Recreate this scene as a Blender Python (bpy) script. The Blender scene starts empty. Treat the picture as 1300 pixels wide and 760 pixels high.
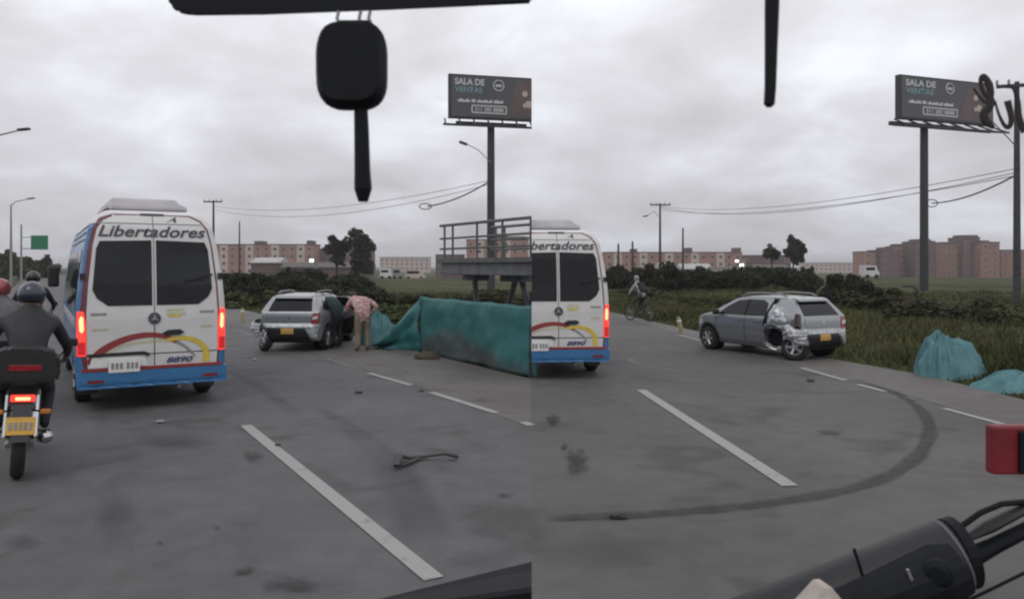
import bpy, bmesh, math, random
from mathutils import Vector, Matrix, noise
from mathutils.bvhtree import BVHTree
from mathutils.geometry import tessellate_polygon
R = math.radians
random.seed(7)
S = bpy.context.scene
COL = S.collection

# ------------------------------------------------------------------ camera, sky, sun, exposure
H = 2.05            # eye height in the cab
F = 1000.0          # focal length in photograph pixels (1300 wide)
HOR = 338.0         # horizon row
cd = bpy.data.cameras.new('camera'); cam = bpy.data.objects.new('camera', cd); COL.objects.link(cam)
cam.location = (0, 0, H); cam.rotation_euler = (R(90), 0, 0)
cd.sensor_width = 36; cd.lens = 36*F/1300; cd.shift_y = -(380-HOR)/1300
cd.clip_start = 0.02; cd.clip_end = 9000
cd.dof.use_dof = True; cd.dof.focus_distance = 14; cd.dof.aperture_fstop = cd.lens/1.5
S.camera = cam
S.render.engine = 'CYCLES'
S.cycles.use_denoising = True
S.cycles.filter_width = 2.2
S.cycles.max_bounces = 6; S.cycles.transparent_max_bounces = 12
S.view_settings.view_transform = 'Standard'; S.view_settings.look = 'None'
S.view_settings.exposure = 0.0; S.view_settings.gamma = 1.0
W = bpy.data.worlds.new('World'); S.world = W; W.use_nodes = True
SUN_EL, SUN_AZ = 52, 200
def build_world():
    nt = W.node_tree; N = nt.nodes; L = nt.links; N.clear()
    out = N.new('ShaderNodeOutputWorld')
    sky = N.new('ShaderNodeTexSky'); sky.sky_type = 'NISHITA'; sky.sun_disc = False
    sky.sun_elevation = R(SUN_EL); sky.sun_rotation = R(SUN_AZ)
    b1 = N.new('ShaderNodeBackground'); b1.inputs[1].default_value = 0.07
    L.new(sky.outputs[0], b1.inputs[0])
    tc = N.new('ShaderNodeTexCoord')
    sep = N.new('ShaderNodeSeparateXYZ'); L.new(tc.outputs['Generated'], sep.inputs[0])
    def m(op, a, b=None, c=None):
        n = N.new('ShaderNodeMath'); n.operation = op
        for i, v in enumerate((a, b, c)):
            if v is None: continue
            if isinstance(v, (int, float)): n.inputs[i].default_value = v
            else: L.new(v, n.inputs[i])
        return n.outputs[0]
    zz = m('ADD', m('MAXIMUM', sep.outputs[2], 0.0), 0.30)
    cx = m('DIVIDE', sep.outputs[0], zz); cy = m('DIVIDE', sep.outputs[1], zz)
    cmb = N.new('ShaderNodeCombineXYZ'); L.new(cx, cmb.inputs[0]); L.new(cy, cmb.inputs[1])
    n1 = N.new('ShaderNodeTexNoise'); n1.inputs['Scale'].default_value = 1.9; n1.inputs['Detail'].default_value = 6
    n1.inputs['Roughness'].default_value = 0.52; n1.inputs['Distortion'].default_value = 0.25
    L.new(cmb.outputs[0], n1.inputs['Vector'])
    n2 = N.new('ShaderNodeTexNoise'); n2.inputs['Scale'].default_value = 0.9; n2.inputs['Detail'].default_value = 3
    L.new(cmb.outputs[0], n2.inputs['Vector'])
    r1 = N.new('ShaderNodeValToRGB'); e = r1.color_ramp.elements
    e[0].position = .34; e[0].color = (.68, .665, .69, 1); e[1].position = .64; e[1].color = (1.16, 1.20, 1.27, 1)
    x = r1.color_ramp.elements.new(.5); x.color = (.88, .875, .915, 1)
    L.new(m('ADD', m('MULTIPLY', n1.outputs['Fac'], .7), m('MULTIPLY', n2.outputs['Fac'], .3)), r1.inputs[0])
    r2 = N.new('ShaderNodeValToRGB'); e = r2.color_ramp.elements     # thicker cloud towards the horizon
    e[0].position = 0.0; e[0].color = (.56, .555, .57, 1); e[1].position = .34; e[1].color = (1, 1, 1, 1)
    x = r2.color_ramp.elements.new(.12); x.color = (.83, .825, .84, 1)
    L.new(sep.outputs[2], r2.inputs[0])
    mul = N.new('ShaderNodeMixRGB'); mul.blend_type = 'MULTIPLY'; mul.inputs[0].default_value = 1
    L.new(r1.outputs[0], mul.inputs[1]); L.new(r2.outputs[0], mul.inputs[2])
    b2 = N.new('ShaderNodeBackground'); b2.inputs[1].default_value = 1.0; L.new(mul.outputs[0], b2.inputs[0])
    mx = N.new('ShaderNodeMixShader'); mx.inputs[0].default_value = .95
    L.new(b1.outputs[0], mx.inputs[1]); L.new(b2.outputs[0], mx.inputs[2]); L.new(mx.outputs[0], out.inputs[0])
build_world()
sd = bpy.data.lights.new('sun', 'SUN'); sd.energy = 0.5; sd.angle = R(25); sd.color = (1, .96, .92)
sun = bpy.data.objects.new('sun', sd); COL.objects.link(sun)
sun.rotation_euler = (R(90-SUN_EL), 0, R(-SUN_AZ+180)); sun.location = (0, 0, 60)

# ------------------------------------------------------------------ helpers
def G(px, py, z=0.0):
    t = (H-z)*F/(py-HOR); return Vector(((px-650)/F*t, t, z))
def P(px, py, Z):
    return Vector(((px-650)/F*Z, Z, H+(HOR-py)/F*Z))
def mat(name, col, rough=.6, metal=0.0, var=.12, scale=8.0, bump=0.0, bscale=40, coat=0.0, spec=.5, emit=None, es=0.0, island=0.0, col2=None, trans=0.0):
    M = bpy.data.materials.new(name); M.use_nodes = True
    nt = M.node_tree; N = nt.nodes; L = nt.links; b = N['Principled BSDF']
    b.inputs['Roughness'].default_value = rough; b.inputs['Metallic'].default_value = metal
    b.inputs['Specular IOR Level'].default_value = spec; b.inputs['Coat Weight'].default_value = coat
    tc = N.new('ShaderNodeTexCoord')
    nz = N.new('ShaderNodeTexNoise'); nz.inputs['Scale'].default_value = scale; nz.inputs['Detail'].default_value = 5
    L.new(tc.outputs['Object'], nz.inputs['Vector'])
    rp = N.new('ShaderNodeValToRGB'); e = rp.color_ramp.elements
    c2 = col2 if col2 else tuple(min(1, c*(1+var)) for c in col)
    c1 = tuple(c*(1-var) for c in col) if not col2 else col
    e[0].position = .32; e[1].position = .68; e[0].color = (*c1, 1); e[1].color = (*c2, 1)
    L.new(nz.outputs['Fac'], rp.inputs[0]); src = rp.outputs[0]
    if island:
        ge = N.new('ShaderNodeNewGeometry'); hs = N.new('ShaderNodeHueSaturation')
        mr = N.new('ShaderNodeMapRange'); mr.inputs[3].default_value = 1-island; mr.inputs[4].default_value = 1+island
        L.new(ge.outputs['Random Per Island'], mr.inputs[0]); L.new(mr.outputs[0], hs.inputs['Value'])
        L.new(src, hs.inputs['Color']); src = hs.outputs[0]
    L.new(src, b.inputs['Base Color'])
    if trans: b.inputs['Transmission Weight'].default_value = trans
    if bump:
        n2 = N.new('ShaderNodeTexNoise'); n2.inputs['Scale'].default_value = bscale; n2.inputs['Detail'].default_value = 4
        L.new(tc.outputs['Object'], n2.inputs['Vector'])
        bp = N.new('ShaderNodeBump'); bp.inputs['Strength'].default_value = bump; bp.inputs['Distance'].default_value = .02
        L.new(n2.outputs['Fac'], bp.inputs['Height']); L.new(bp.outputs[0], b.inputs['Normal'])
    if emit:
        b.inputs['Emission Color'].default_value = (*emit, 1); b.inputs['Emission Strength'].default_value = es
    return M
def link(name, me, m, parent=None, smooth=False):
    o = bpy.data.objects.new(name, me); COL.objects.link(o)
    if m is not None:
        for x in (m if isinstance(m, (list, tuple)) else [m]): me.materials.append(x)
    if smooth: me.shade_smooth()
    if parent: o.parent = parent
    return o
def mk(name, v, f, m, parent=None, smooth=False):
    me = bpy.data.meshes.new(name); me.from_pydata([tuple(a) for a in v], [], f); me.update()
    return link(name, me, m, parent, smooth)
def bo(name, bm, m, parent=None, smooth=False):
    bmesh.ops.recalc_face_normals(bm, faces=bm.faces[:])
    me = bpy.data.meshes.new(name); bm.to_mesh(me); bm.free()
    return link(name, me, m, parent, smooth)
def tag(o, label, cat=None, group=None, kind=None):
    if label: o['label'] = label
    if cat: o['category'] = cat
    if group: o['group'] = group
    if kind: o['kind'] = kind
    return o
def thing(name, label, cat, loc=(0, 0, 0), rz=0.0, group=None):
    o = bpy.data.objects.new(name, None); COL.objects.link(o); o.location = loc; o.rotation_euler = (0, 0, rz)
    o.empty_display_size = .2
    return tag(o, label, cat, group)
def box(bm, c, s, rot=None, bev=0.0):
    M = Matrix.Translation(Vector(c)) @ (rot.to_4x4() if rot else Matrix.Identity(4)) @ Matrix.Diagonal((s[0], s[1], s[2], 1))
    r = bmesh.ops.create_cube(bm, size=1, matrix=M)
    if bev:
        es = list({e for v in r['verts'] for e in v.link_edges})
        bmesh.ops.bevel(bm, geom=es, offset=bev, segments=2, affect='EDGES', profile=.6)
    return bm
def bx(c, s, rot=None, bev=0.0): return box(bmesh.new(), c, s, rot, bev)
def tube(bm, pts, rad, n=8, flat=1.0, up=None):
    pts = [Vector(p) for p in pts]; rings = []
    rad = rad if isinstance(rad, (list, tuple)) else [rad]*len(pts)
    ref = Vector(up) if up else None
    for i, p in enumerate(pts):
        d = (pts[min(i+1, len(pts)-1)]-pts[max(i-1, 0)]).normalized()
        if ref is None: ref = Vector((0, 0, 1)) if abs(d.z) < .9 else Vector((1, 0, 0))
        u = (ref - d*ref.dot(d))
        u = u.normalized() if u.length > 1e-5 else d.orthogonal().normalized()
        w = d.cross(u); ref = u
        rings.append([bm.verts.new(p+(u*math.cos(a)*flat+w*math.sin(a))*rad[i]) for a in [2*math.pi*k/n for k in range(n)]])
    for i in range(len(rings)-1):
        for k in range(n):
            bm.faces.new((rings[i][k], rings[i][(k+1) % n], rings[i+1][(k+1) % n], rings[i+1][k]))
    bm.faces.new(rings[0][::-1]); bm.faces.new(rings[-1])
    return bm
def tb(pts, rad, n=8, flat=1.0, up=None): return tube(bmesh.new(), pts, rad, n, flat, up)
def lathe(bm, prof, n=24, axis='x', c=(0, 0, 0), M=None):
    c = Vector(c); rings = []
    for (r, t) in prof:
        ring = []
        for k in range(n):
            a = 2*math.pi*k/n; ca, sa = math.cos(a)*r, math.sin(a)*r
            v = Vector((t, ca, sa)) if axis == 'x' else Vector((ca, sa, t))
            if M: v = M @ v
            ring.append(bm.verts.new(c+v))
        rings.append(ring)
    for i in range(len(rings)-1):
        for k in range(n):
            bm.faces.new((rings[i][k], rings[i][(k+1) % n], rings[i+1][(k+1) % n], rings[i+1][k]))
    bm.faces.new(rings[0][::-1]); bm.faces.new(rings[-1])
    return bm
def extrude_poly(poly, lo, hi, axis):
    bm = bmesh.new()
    def v(a, b, t):
        return {'x': (t, a, b), 'y': (a, t, b), 'z': (a, b, t)}[axis]
    A = [bm.verts.new(v(a, b, lo)) for a, b in poly]; B = [bm.verts.new(v(a, b, hi)) for a, b in poly]
    n = len(poly)
    bm.faces.new(A); bm.faces.new(B[::-1])
    for i in range(n): bm.faces.new((A[i], B[i], B[(i+1) % n], A[(i+1) % n]))
    bmesh.ops.recalc_face_normals(bm, faces=bm.faces[:])
    return bm
def eval_mesh(o):
    dg = bpy.context.evaluated_depsgraph_get(); dg.update()
    return bpy.data.meshes.new_from_object(o.evaluated_get(dg))
def solid(base, inter, diff, voxel, smooth):
    """base bmesh cut down by intersections and differences, rounded off"""
    o = bo('tmp', base, None); tmp = [o]
    for bm, op in [(b, 'INTERSECT') for b in inter]+[(b, 'DIFFERENCE') for b in diff]:
        t = bo('tmp', bm, None); tmp.append(t)
        md = o.modifiers.new('b', 'BOOLEAN'); md.operation = op; md.object = t; md.solver = 'EXACT'
    md = o.modifiers.new('r', 'REMESH'); md.mode = 'VOXEL'; md.voxel_size = voxel
    md = o.modifiers.new('s', 'SMOOTH'); md.iterations = smooth; md.factor = .5
    me = eval_mesh(o)
    for t in tmp: bpy.data.objects.remove(t)
    me.shade_smooth()
    return me
def bvh_of(me):
    return BVHTree.FromPolygons([v.co.copy() for v in me.vertices], [tuple(p.vertices) for p in me.polygons])
DIRS = {'rear': Vector((0, 1, 0)), 'left': Vector((1, 0, 0)), 'right': Vector((-1, 0, 0)), 'top': Vector((0, 0, -1))}
def hit(bvh, a, b, side, off):
    d = DIRS[side]
    o = {'rear': Vector((a, -6, b)), 'left': Vector((-6, a, b)), 'right': Vector((6, a, b)), 'top': Vector((a, b, 9))}[side]
    loc, nrm, i, dist = bvh.ray_cast(o, d)
    if loc is None:
        p = Vector((a, .3, b)) if side == 'rear' else (Vector((0, a, b)) if side != 'top' else Vector((a, b, 1)))
        loc = bvh.find_nearest(o+d*6)[0]
        keep = {'rear': (0, 2), 'left': (1, 2), 'right': (1, 2), 'top': (0, 1)}[side]
        q = o.copy()
        k = ({0, 1, 2}-set(keep)).pop(); q[k] = loc[k]; loc = q
    return loc-d*off
def panel(name, bvh, poly, side, off, m, parent, maxlen=.12, thick=.012):
    bm = bmesh.new(); vs = [bm.verts.new((a, b, 0)) for a, b in poly]
    bm.faces.new(vs); bmesh.ops.triangulate(bm, faces=bm.faces[:])
    for _ in range(6):
        es = [e for e in bm.edges if e.calc_length() > maxlen]
        if not es: break
        bmesh.ops.subdivide_edges(bm, edges=es, cuts=1); bmesh.ops.triangulate(bm, faces=[f for f in bm.faces if len(f.verts) > 3])
    d = DIRS[side]
    for v in bm.verts: v.co = hit(bvh, v.co.x, v.co.y, side, off)
    be = [e for e in bm.edges if e.is_boundary]
    r = bmesh.ops.extrude_edge_only(bm, edges=be)
    for g in r['geom']:
        if isinstance(g, bmesh.types.BMVert): g.co += d*thick
    o = bo(name, bm, m, parent)
    return o
def stroke(pts, widths):
    """2-D band polygon along a polyline"""
    n = len(pts); L_, R_ = [], []
    for i in range(n):
        a = Vector(pts[max(i-1, 0)]); b = Vector(pts[min(i+1, n-1)]); d = (b-a).normalized(); q = Vector((-d.y, d.x))
        w = widths[i] if isinstance(widths, (list, tuple)) else widths
        L_.append(Vector(pts[i])+q*w/2); R_.append(Vector(pts[i])-q*w/2)
    return [tuple(v) for v in L_+R_[::-1]]
def spline(pts, k=6):
    out = []; n = len(pts)
    for i in range(n-1):
        p0, p1, p2, p3 = [Vector(pts[min(max(j, 0), n-1)]) for j in (i-1, i, i+1, i+2)]
        for s in range(k):
            t = s/k
            out.append(.5*((2*p1)+(p2-p0)*t+(2*p0-5*p1+4*p2-p3)*t*t+(3*p1-p0-3*p2+p3)*t**3))
    out.append(Vector(pts[-1])); return out
def text_mesh(s, width, height, shear=0.0, bold=0.0):
    """flat text mesh, its lower-left corner at 0,0, fitted to width x height"""
    cu = bpy.data.curves.new('t', 'FONT'); cu.body = s; cu.size = 1; cu.shear = shear; cu.offset = bold; cu.resolution_u = 3
    o = bpy.data.objects.new('t', cu); COL.objects.link(o); me = eval_mesh(o); bpy.data.objects.remove(o)
    xs = [v.co.x for v in me.vertices]; ys = [v.co.y for v in me.vertices]
    for v in me.vertices:
        v.co.x = (v.co.x-min(xs))/(max(xs)-min(xs))*width; v.co.y = (v.co.y-min(ys))/(max(ys)-min(ys))*height
    me.materials.clear()
    return me
def text_on(name, bvh, s, x0, z0, w, h, side, off, m, parent, **k):
    me = text_mesh(s, w, h, **k)
    for v in me.vertices: v.co = hit(bvh, x0+v.co.x, z0+v.co.y, side, off)
    return link(name, me, m, parent)
SEAM_N = Vector((1, -.025, 0)).normalized()       # vertical plane where the two views meet
def cut(o, keep, rz=0.0, loc=(0, 0, 0), sc=1.0):
    """trim a mesh at the plane where its modelled extent ends"""
    Mi = (Matrix.Translation(Vector(loc)) @ Matrix.Rotation(rz, 4, 'Z') @ Matrix.Scale(sc, 4)).inverted()
    co = Mi @ Vector((0, 0, 1)); no = (Mi.to_3x3() @ SEAM_N).normalized()
    bm = bmesh.new(); bm.from_mesh(o.data)
    r = bmesh.ops.bisect_plane(bm, geom=bm.verts[:]+bm.edges[:]+bm.faces[:], plane_co=co, plane_no=no,
                               clear_outer=(keep == 'left'), clear_inner=(keep == 'right'))
    es = [g for g in r['geom_cut'] if isinstance(g, bmesh.types.BMEdge)]
    try: bmesh.ops.holes_fill(bm, edges=es, sides=0)
    except Exception: pass
    empty = len(bm.faces) == 0
    if not empty:
        me = bpy.data.meshes.new(o.data.name); bm.to_mesh(me)
        for mm in o.data.materials: me.materials.append(mm)
        o.data = me
    bm.free()
    if empty:
        for c in list(o.children): bpy.data.objects.remove(c)
        bpy.data.objects.remove(o)
def copy_tree(o, parent=None):
    c = o.copy(); COL.objects.link(c); c.parent = parent
    for ch in list(o.children): copy_tree(ch, c)
    return c

# ------------------------------------------------------------------ materials
M = {}
M['white'] = mat('white_paint', (.60, .59, .58), .32, var=.06, scale=2.5, coat=.4)
M['podgrey'] = mat('pale_grey_fibreglass', (.36, .34, .36), .5, var=.08, scale=3)
M['busblue'] = mat('blue_paint', (.045, .17, .36), .35, var=.12, scale=2, coat=.4)
M['busred'] = mat('maroon_paint', (.13, .028, .045), .4, var=.12, scale=3, coat=.3)
M['redstripe'] = mat('red_vinyl', (.26, .035, .035), .45, scale=6)
M['yellow'] = mat('yellow_vinyl', (.62, .46, .06), .45, scale=6)
M['olive'] = mat('olive_vinyl', (.50, .48, .33), .45, scale=6)
M['textgrey'] = mat('grey_vinyl', (.055, .055, .065), .5)
M['textblue'] = mat('navy_vinyl', (.03, .05, .12), .5)
M['glass'] = mat('tinted_glass', (.005, .006, .008), .05, var=.2, scale=1.5, spec=.32, bump=.05, bscale=2)
M['black'] = mat('black_plastic', (.014, .014, .015), .5, var=.25, scale=20, bump=.15, bscale=120)
M['cabblack'] = mat('matt_black_plastic', (.0045, .0058, .0080), .65, var=.2, scale=30, spec=.25)
M['rubber'] = mat('tyre_rubber', (.012, .012, .012), .85, var=.3, scale=15)
M['silver'] = mat('silver_paint', (.29, .30, .31), .34, metal=.6, var=.05, scale=4, coat=.5)
M['silverdirty'] = mat('crumpled_silver_paint', (.42, .43, .44), .36, metal=.45, var=.3, scale=9, coat=.3, bump=.4, bscale=9)
M['alloy'] = mat('alloy', (.42, .42, .43), .35, metal=.6, var=.15, scale=30)
M['chrome'] = mat('chrome', (.55, .55, .56), .2, metal=1, var=.05)
M['brake'] = mat('brake_light_on', (.5, .01, .01), .3, emit=(1, .06, .04), es=1.1)
M['brakecore'] = mat('brake_light_core', (.8, .4, .2), .3, emit=(1, .52, .24), es=1.5)
M['dimred'] = mat('dim_red_lens', (.3, .01, .015), .2, emit=(1, .04, .05), es=.35)
M['redlens'] = mat('red_lens', (.25, .008, .012), .12, var=.2, scale=25, coat=.6)
M['darklens'] = mat('smashed_dark_lens', (.045, .012, .014), .3, var=.4, scale=30)
M['clearlens'] = mat('clear_lens', (.6, .55, .55), .15, var=.15, scale=25, coat=.5)
M['plateyellow'] = mat('yellow_plate', (.62, .36, .06), .45, var=.12, scale=40)
M['platewhite'] = mat('white_plate', (.72, .72, .70), .4, var=.08, scale=30)
M['plateink'] = mat('plate_ink', (.24, .24, .24), .5)
M['lamp'] = mat('lit_lamp', (1, .97, .9), .4, emit=(1, .95, .88), es=3)
M['galv'] = mat('galvanised_steel', (.28, .28, .29), .5, metal=.5, var=.2, scale=12)
M['concrete'] = mat('grey_concrete', (.20, .195, .19), .85, var=.22, scale=3, bump=.3, bscale=25)
M['deck'] = mat('painted_steel_deck', (.115, .120, .13), .6, var=.25, scale=3)
M['strut'] = mat('dusty_steel', (.10, .10, .095), .65, var=.25, scale=6)
M['polewood'] = mat('dark_pole', (.045, .043, .045), .8, var=.25, scale=4)
M['wire'] = mat('wire', (.03, .03, .035), .7)
M['soil'] = mat('soil', (.07, .055, .04), .95, var=.3, scale=3)
def tarp_mat(name, c1, c2, dirt=None):
    Mx = mat(name, c1, .55, var=.1, scale=1.6, bump=.35, bscale=7, col2=c2)
    if dirt:     # splashed mud: a ragged band that thins upwards
        nt = Mx.node_tree; N = nt.nodes; L = nt.links; b = N['Principled BSDF']
        src = b.inputs['Base Color'].links[0].from_socket
        tc = N.new('ShaderNodeTexCoord'); sp = N.new('ShaderNodeSeparateXYZ'); L.new(tc.outputs['Object'], sp.inputs[0])
        n = N.new('ShaderNodeTexNoise'); n.inputs['Scale'].default_value = 1.3; n.inputs['Detail'].default_value = 6; n.inputs['Roughness'].default_value = .6; L.new(tc.outputs['Object'], n.inputs['Vector'])
        a = N.new('ShaderNodeMath'); a.operation = 'MULTIPLY_ADD'; L.new(sp.outputs[2], a.inputs[0]); a.inputs[1].default_value = -1.0
        L.new(n.outputs['Fac'], a.inputs[2])
        def mm(op, p, q):
            k = N.new('ShaderNodeMath'); k.operation = op; L.new(p, k.inputs[0]); k.inputs[1].default_value = q; return k.outputs[0]
        far_ = mm('MULTIPLY', mm('ABSOLUTE', mm('SUBTRACT', sp.outputs[0], .95), 0), -.38)
        a2 = N.new('ShaderNodeMath'); L.new(a.outputs[0], a2.inputs[0]); L.new(far_, a2.inputs[1])
        r = N.new('ShaderNodeValToRGB'); e = r.color_ramp.elements; e[0].position = 0.0; e[1].position = .34; e[1].color = (.92,)*3+(1,)
        L.new(mm('ADD', a2.outputs[0], .33), r.inputs[0])
        mx = N.new('ShaderNodeMixRGB'); L.new(r.outputs[0], mx.inputs[0]); L.new(src, mx.inputs[1]); mx.inputs[2].default_value = (.060, .068, .070, 1)
        L.new(mx.outputs[0], b.inputs['Base Color'])
    return Mx
M['tarp'] = tarp_mat('green_mesh_cloth', (.022, .125, .125), (.032, .16, .158), 1)
M['tarpclean'] = tarp_mat('clean_green_mesh_cloth', (.022, .125, .125), (.032, .16, .158))
M['tarplight'] = tarp_mat('faded_green_cloth', (.045, .15, .165), (.12, .26, .28))

def ground_mat():
    Mx = bpy.data.materials.new('grass_ground'); Mx.use_nodes = True
    nt = Mx.node_tree; N = nt.nodes; L = nt.links; b = N['Principled BSDF']; b.inputs['Roughness'].default_value = .95
    b.inputs['Specular IOR Level'].default_value = .15
    tc = N.new('ShaderNodeTexCoord')
    n1 = N.new('ShaderNodeTexNoise'); n1.inputs['Scale'].default_value = .09; n1.inputs['Detail'].default_value = 8; n1.inputs['Roughness'].default_value = .62
    n2 = N.new('ShaderNodeTexNoise'); n2.inputs['Scale'].default_value = 1.7; n2.inputs['Detail'].default_value = 6
    L.new(tc.outputs['Object'], n1.inputs['Vector']); L.new(tc.outputs['Object'], n2.inputs['Vector'])
    r = N.new('ShaderNodeValToRGB'); e = r.color_ramp.elements
    e[0].position = .34; e[0].color = (.026, .031, .014, 1); e[1].position = .7; e[1].color = (.090, .098, .036, 1)
    x = e.new(.5); x.color = (.052, .060, .022, 1)
    L.new(n1.outputs['Fac'], r.inputs[0])
    r2 = N.new('ShaderNodeValToRGB'); e = r2.color_ramp.elements; e[0].position = .3; e[0].color = (.55, .52, .45, 1); e[1].position = .7; e[1].color = (1.2, 1.18, 1.0, 1)
    L.new(n2.outputs['Fac'], r2.inputs[0])
    mu = N.new('ShaderNodeMixRGB'); mu.blend_type = 'MULTIPLY'; mu.inputs[0].default_value = 1
    L.new(r.outputs[0], mu.inputs[1]); L.new(r2.outputs[0], mu.inputs[2]); L.new(mu.outputs[0], b.inputs['Base Color'])
    return Mx
def asphalt_mat(name, base, warm):
    Mx = bpy.data.materials.new(name); Mx.use_nodes = True
    nt = Mx.node_tree; N = nt.nodes; L = nt.links; b = N['Principled BSDF']; b.inputs['Roughness'].default_value = .72
    b.inputs['Specular IOR Level'].default_value = .32
    tc = N.new('ShaderNodeTexCoord')
    def nz(s, d, ro=.55, dist=0):
        n = N.new('ShaderNodeTexNoise'); n.inputs['Scale'].default_value = s; n.inputs['Detail'].default_value = d
        n.inputs['Roughness'].default_value = ro; n.inputs['Distortion'].default_value = dist
        L.new(tc.outputs['Object'], n.inputs['Vector']); return n.outputs['Fac']
    def ramp(f, p0, c0, p1, c1):
        r = N.new('ShaderNodeValToRGB'); e = r.color_ramp.elements
        e[0].position = p0; e[0].color = (*c0, 1); e[1].position = p1; e[1].color = (*c1, 1); L.new(f, r.inputs[0]); return r.outputs[0]
    a = ramp(nz(.35, 6, .6, .4), .3, tuple(base*w*.80 for w in warm), .72, tuple(base*w*1.2 for w in warm))
    bb = ramp(nz(3.2, 6, .65), .3, (.86, .86, .86), .7, (1.12, 1.12, 1.1))
    cc = ramp(nz(70, 3, .7), .25, (.72, .72, .72), .75, (1.3, 1.3, 1.3))
    dd = ramp(nz(.9, 5, .5, 1.2), .30, (.70, .69, .68), .44, (1, 1, 1))
    out = a
    for t in (bb, cc, dd):
        mu = N.new('ShaderNodeMixRGB'); mu.blend_type = 'MULTIPLY'; mu.inputs[0].default_value = 1
        L.new(out, mu.inputs[1]); L.new(t, mu.inputs[2]); out = mu.outputs[0]
    L.new(out, b.inputs['Base Color'])
    bp = N.new('ShaderNodeBump'); bp.inputs['Strength'].default_value = .35; bp.inputs['Distance'].default_value = .01
    L.new(nz(90, 3), bp.inputs['Height']); L.new(bp.outputs[0], b.inputs['Normal'])
    return Mx
def worn_mat(name, col, lo, hi, scale, rough=.75, amax=1.0, detail=6, fade=False):
    """paint or rubber film that thins out to the asphalt under it"""
    Mx = bpy.data.materials.new(name); Mx.use_nodes = True
    nt = Mx.node_tree; N = nt.nodes; L = nt.links; b = N['Principled BSDF']; b.inputs['Roughness'].default_value = rough
    b.inputs['Specular IOR Level'].default_value = .25
    b.inputs['Base Color'].default_value = (*col, 1)
    tc = N.new('ShaderNodeTexCoord'); n = N.new('ShaderNodeTexNoise'); n.inputs['Scale'].default_value = scale; n.inputs['Detail'].default_value = detail
    n.inputs['Roughness'].default_value = .65
    L.new(tc.outputs['Object'], n.inputs['Vector'])
    r = N.new('ShaderNodeValToRGB'); e = r.color_ramp.elements
    e[0].position = lo; e[0].color = (0, 0, 0, 1); e[1].position = hi; e[1].color = (amax,)*3+(1,)
    L.new(n.outputs['Fac'], r.inputs[0]); src = r.outputs[0]
    if fade:      # film thins out towards its edges
        at = N.new('ShaderNodeAttribute'); at.attribute_name = 'fade'
        mu = N.new('ShaderNodeMath'); mu.operation = 'MULTIPLY'; L.new(src, mu.inputs[0]); L.new(at.outputs['Fac'], mu.inputs[1]); src = mu.outputs[0]
    L.new(src, b.inputs['Alpha'])
    return Mx
M['ground'] = ground_mat()
M['asphalt'] = asphalt_mat('asphalt', .097, (.985, .98, 1.0))
M['shoulder'] = asphalt_mat('dusty_shoulder', .114, (1.05, .98, .92))
M['paint'] = worn_mat('worn_road_paint', (.31, .31, .305), .12, .42, 5)
M['paintfaint'] = worn_mat('faded_road_paint', (.31, .31, .305), .38, .72, 7)
M['skid'] = worn_mat('tyre_rubber_mark', (.026, .025, .026), .15, .75, 5, .6, .85, fade=True)
M['skidfaint'] = worn_mat('faint_tyre_mark', (.03, .03, .04), .3, .85, 1.6, .6, .45, 3, fade=True)
M['oil'] = worn_mat('oil_stain', (.020, .019, .019), .25, .65, 5, .45, .85, 4, fade=True)
M['asphaltwarm'] = asphalt_mat('browner_asphalt', .093, (1.02, .97, .94))

# ------------------------------------------------------------------ ground, roads, markings
def leftdge(Z): return -2.4-.602*Z                                  # far kerb of the left carriageway
A0 = G(675, 481); A1 = G(300, 391)
sl = (A1.x-A0.x)/(A1.y-A0.y)
def verge_left(Z): return A0.x+(Z-A0.y)*sl
edgeR = [(9.8, -6), (9.0, 3), (8.35, 8), (G(1300, 507).x, G(1300, 507).y), (G(1180, 477).x, G(1180, 477).y), (G(1060, 456).x, G(1060, 456).y),
         (G(870, 417).x, G(870, 417).y), (G(780, 397).x, G(780, 397).y), (.025*62, 62)]
def verge_right(Z):
    for (xa, ya), (xb, yb) in zip(edgeR, edgeR[1:]):
        if ya <= Z <= yb: return xa+(xb-xa)*(Z-ya)/(yb-ya)
    return edgeR[-1][0]-.08*(Z-62) if Z > 62 else 10
def on_road(x, y):
    """signed clearance outside the asphalt, metres (negative on it)"""
    if y < A0.y: return max(x-verge_right(max(y, -5.9)), leftdge(y)-x)
    lb = max(x-verge_left(y), leftdge(y)-x) if y < 190 else 5
    rb = max(x-verge_right(y), .025*y-x) if y < 62 else 5
    return min(lb, rb)
def ground_z(x, y):
    d = on_road(x, y); k = max(0, min(1, (d-.4)/2.5))
    z = -.05+k*(.10+.22*noise.noise(Vector((x*.16, y*.16, 0)))+.35*noise.noise(Vector((x*.035, y*.035, 3))))
    t = max(0, min(1, (y-110)/170)); t = t*t*(3-2*t)
    if x < -45: t *= max(0, min(1, (x+130)/85))
    return z*(1-t*.6)-2.6*t
ys = [-30]+[-10+i*1.0 for i in range(0, 90)]+[80+i*4 for i in range(60)]+[320, 400, 550, 800, 1500, 3000, 6000]
bm = bmesh.new(); grid = []
for y in ys:
    row = []
    half = max(60, abs(y)*1.0+20)
    n = 120
    for i in range(n+1):
        t = -1+2*i/n; x = t*half
        row.append(bm.verts.new((x, y, ground_z(x, y) if y < 600 else -2.6)))
    grid.append(row)
for a, b in zip(grid, grid[1:]):
    for i in range(len(a)-1): bm.faces.new((a[i], a[i+1], b[i+1], b[i]))
tag(bo('ground', bm, M['ground'], smooth=True), 'rough green and brown roadside grass ground', kind='structure')
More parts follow.
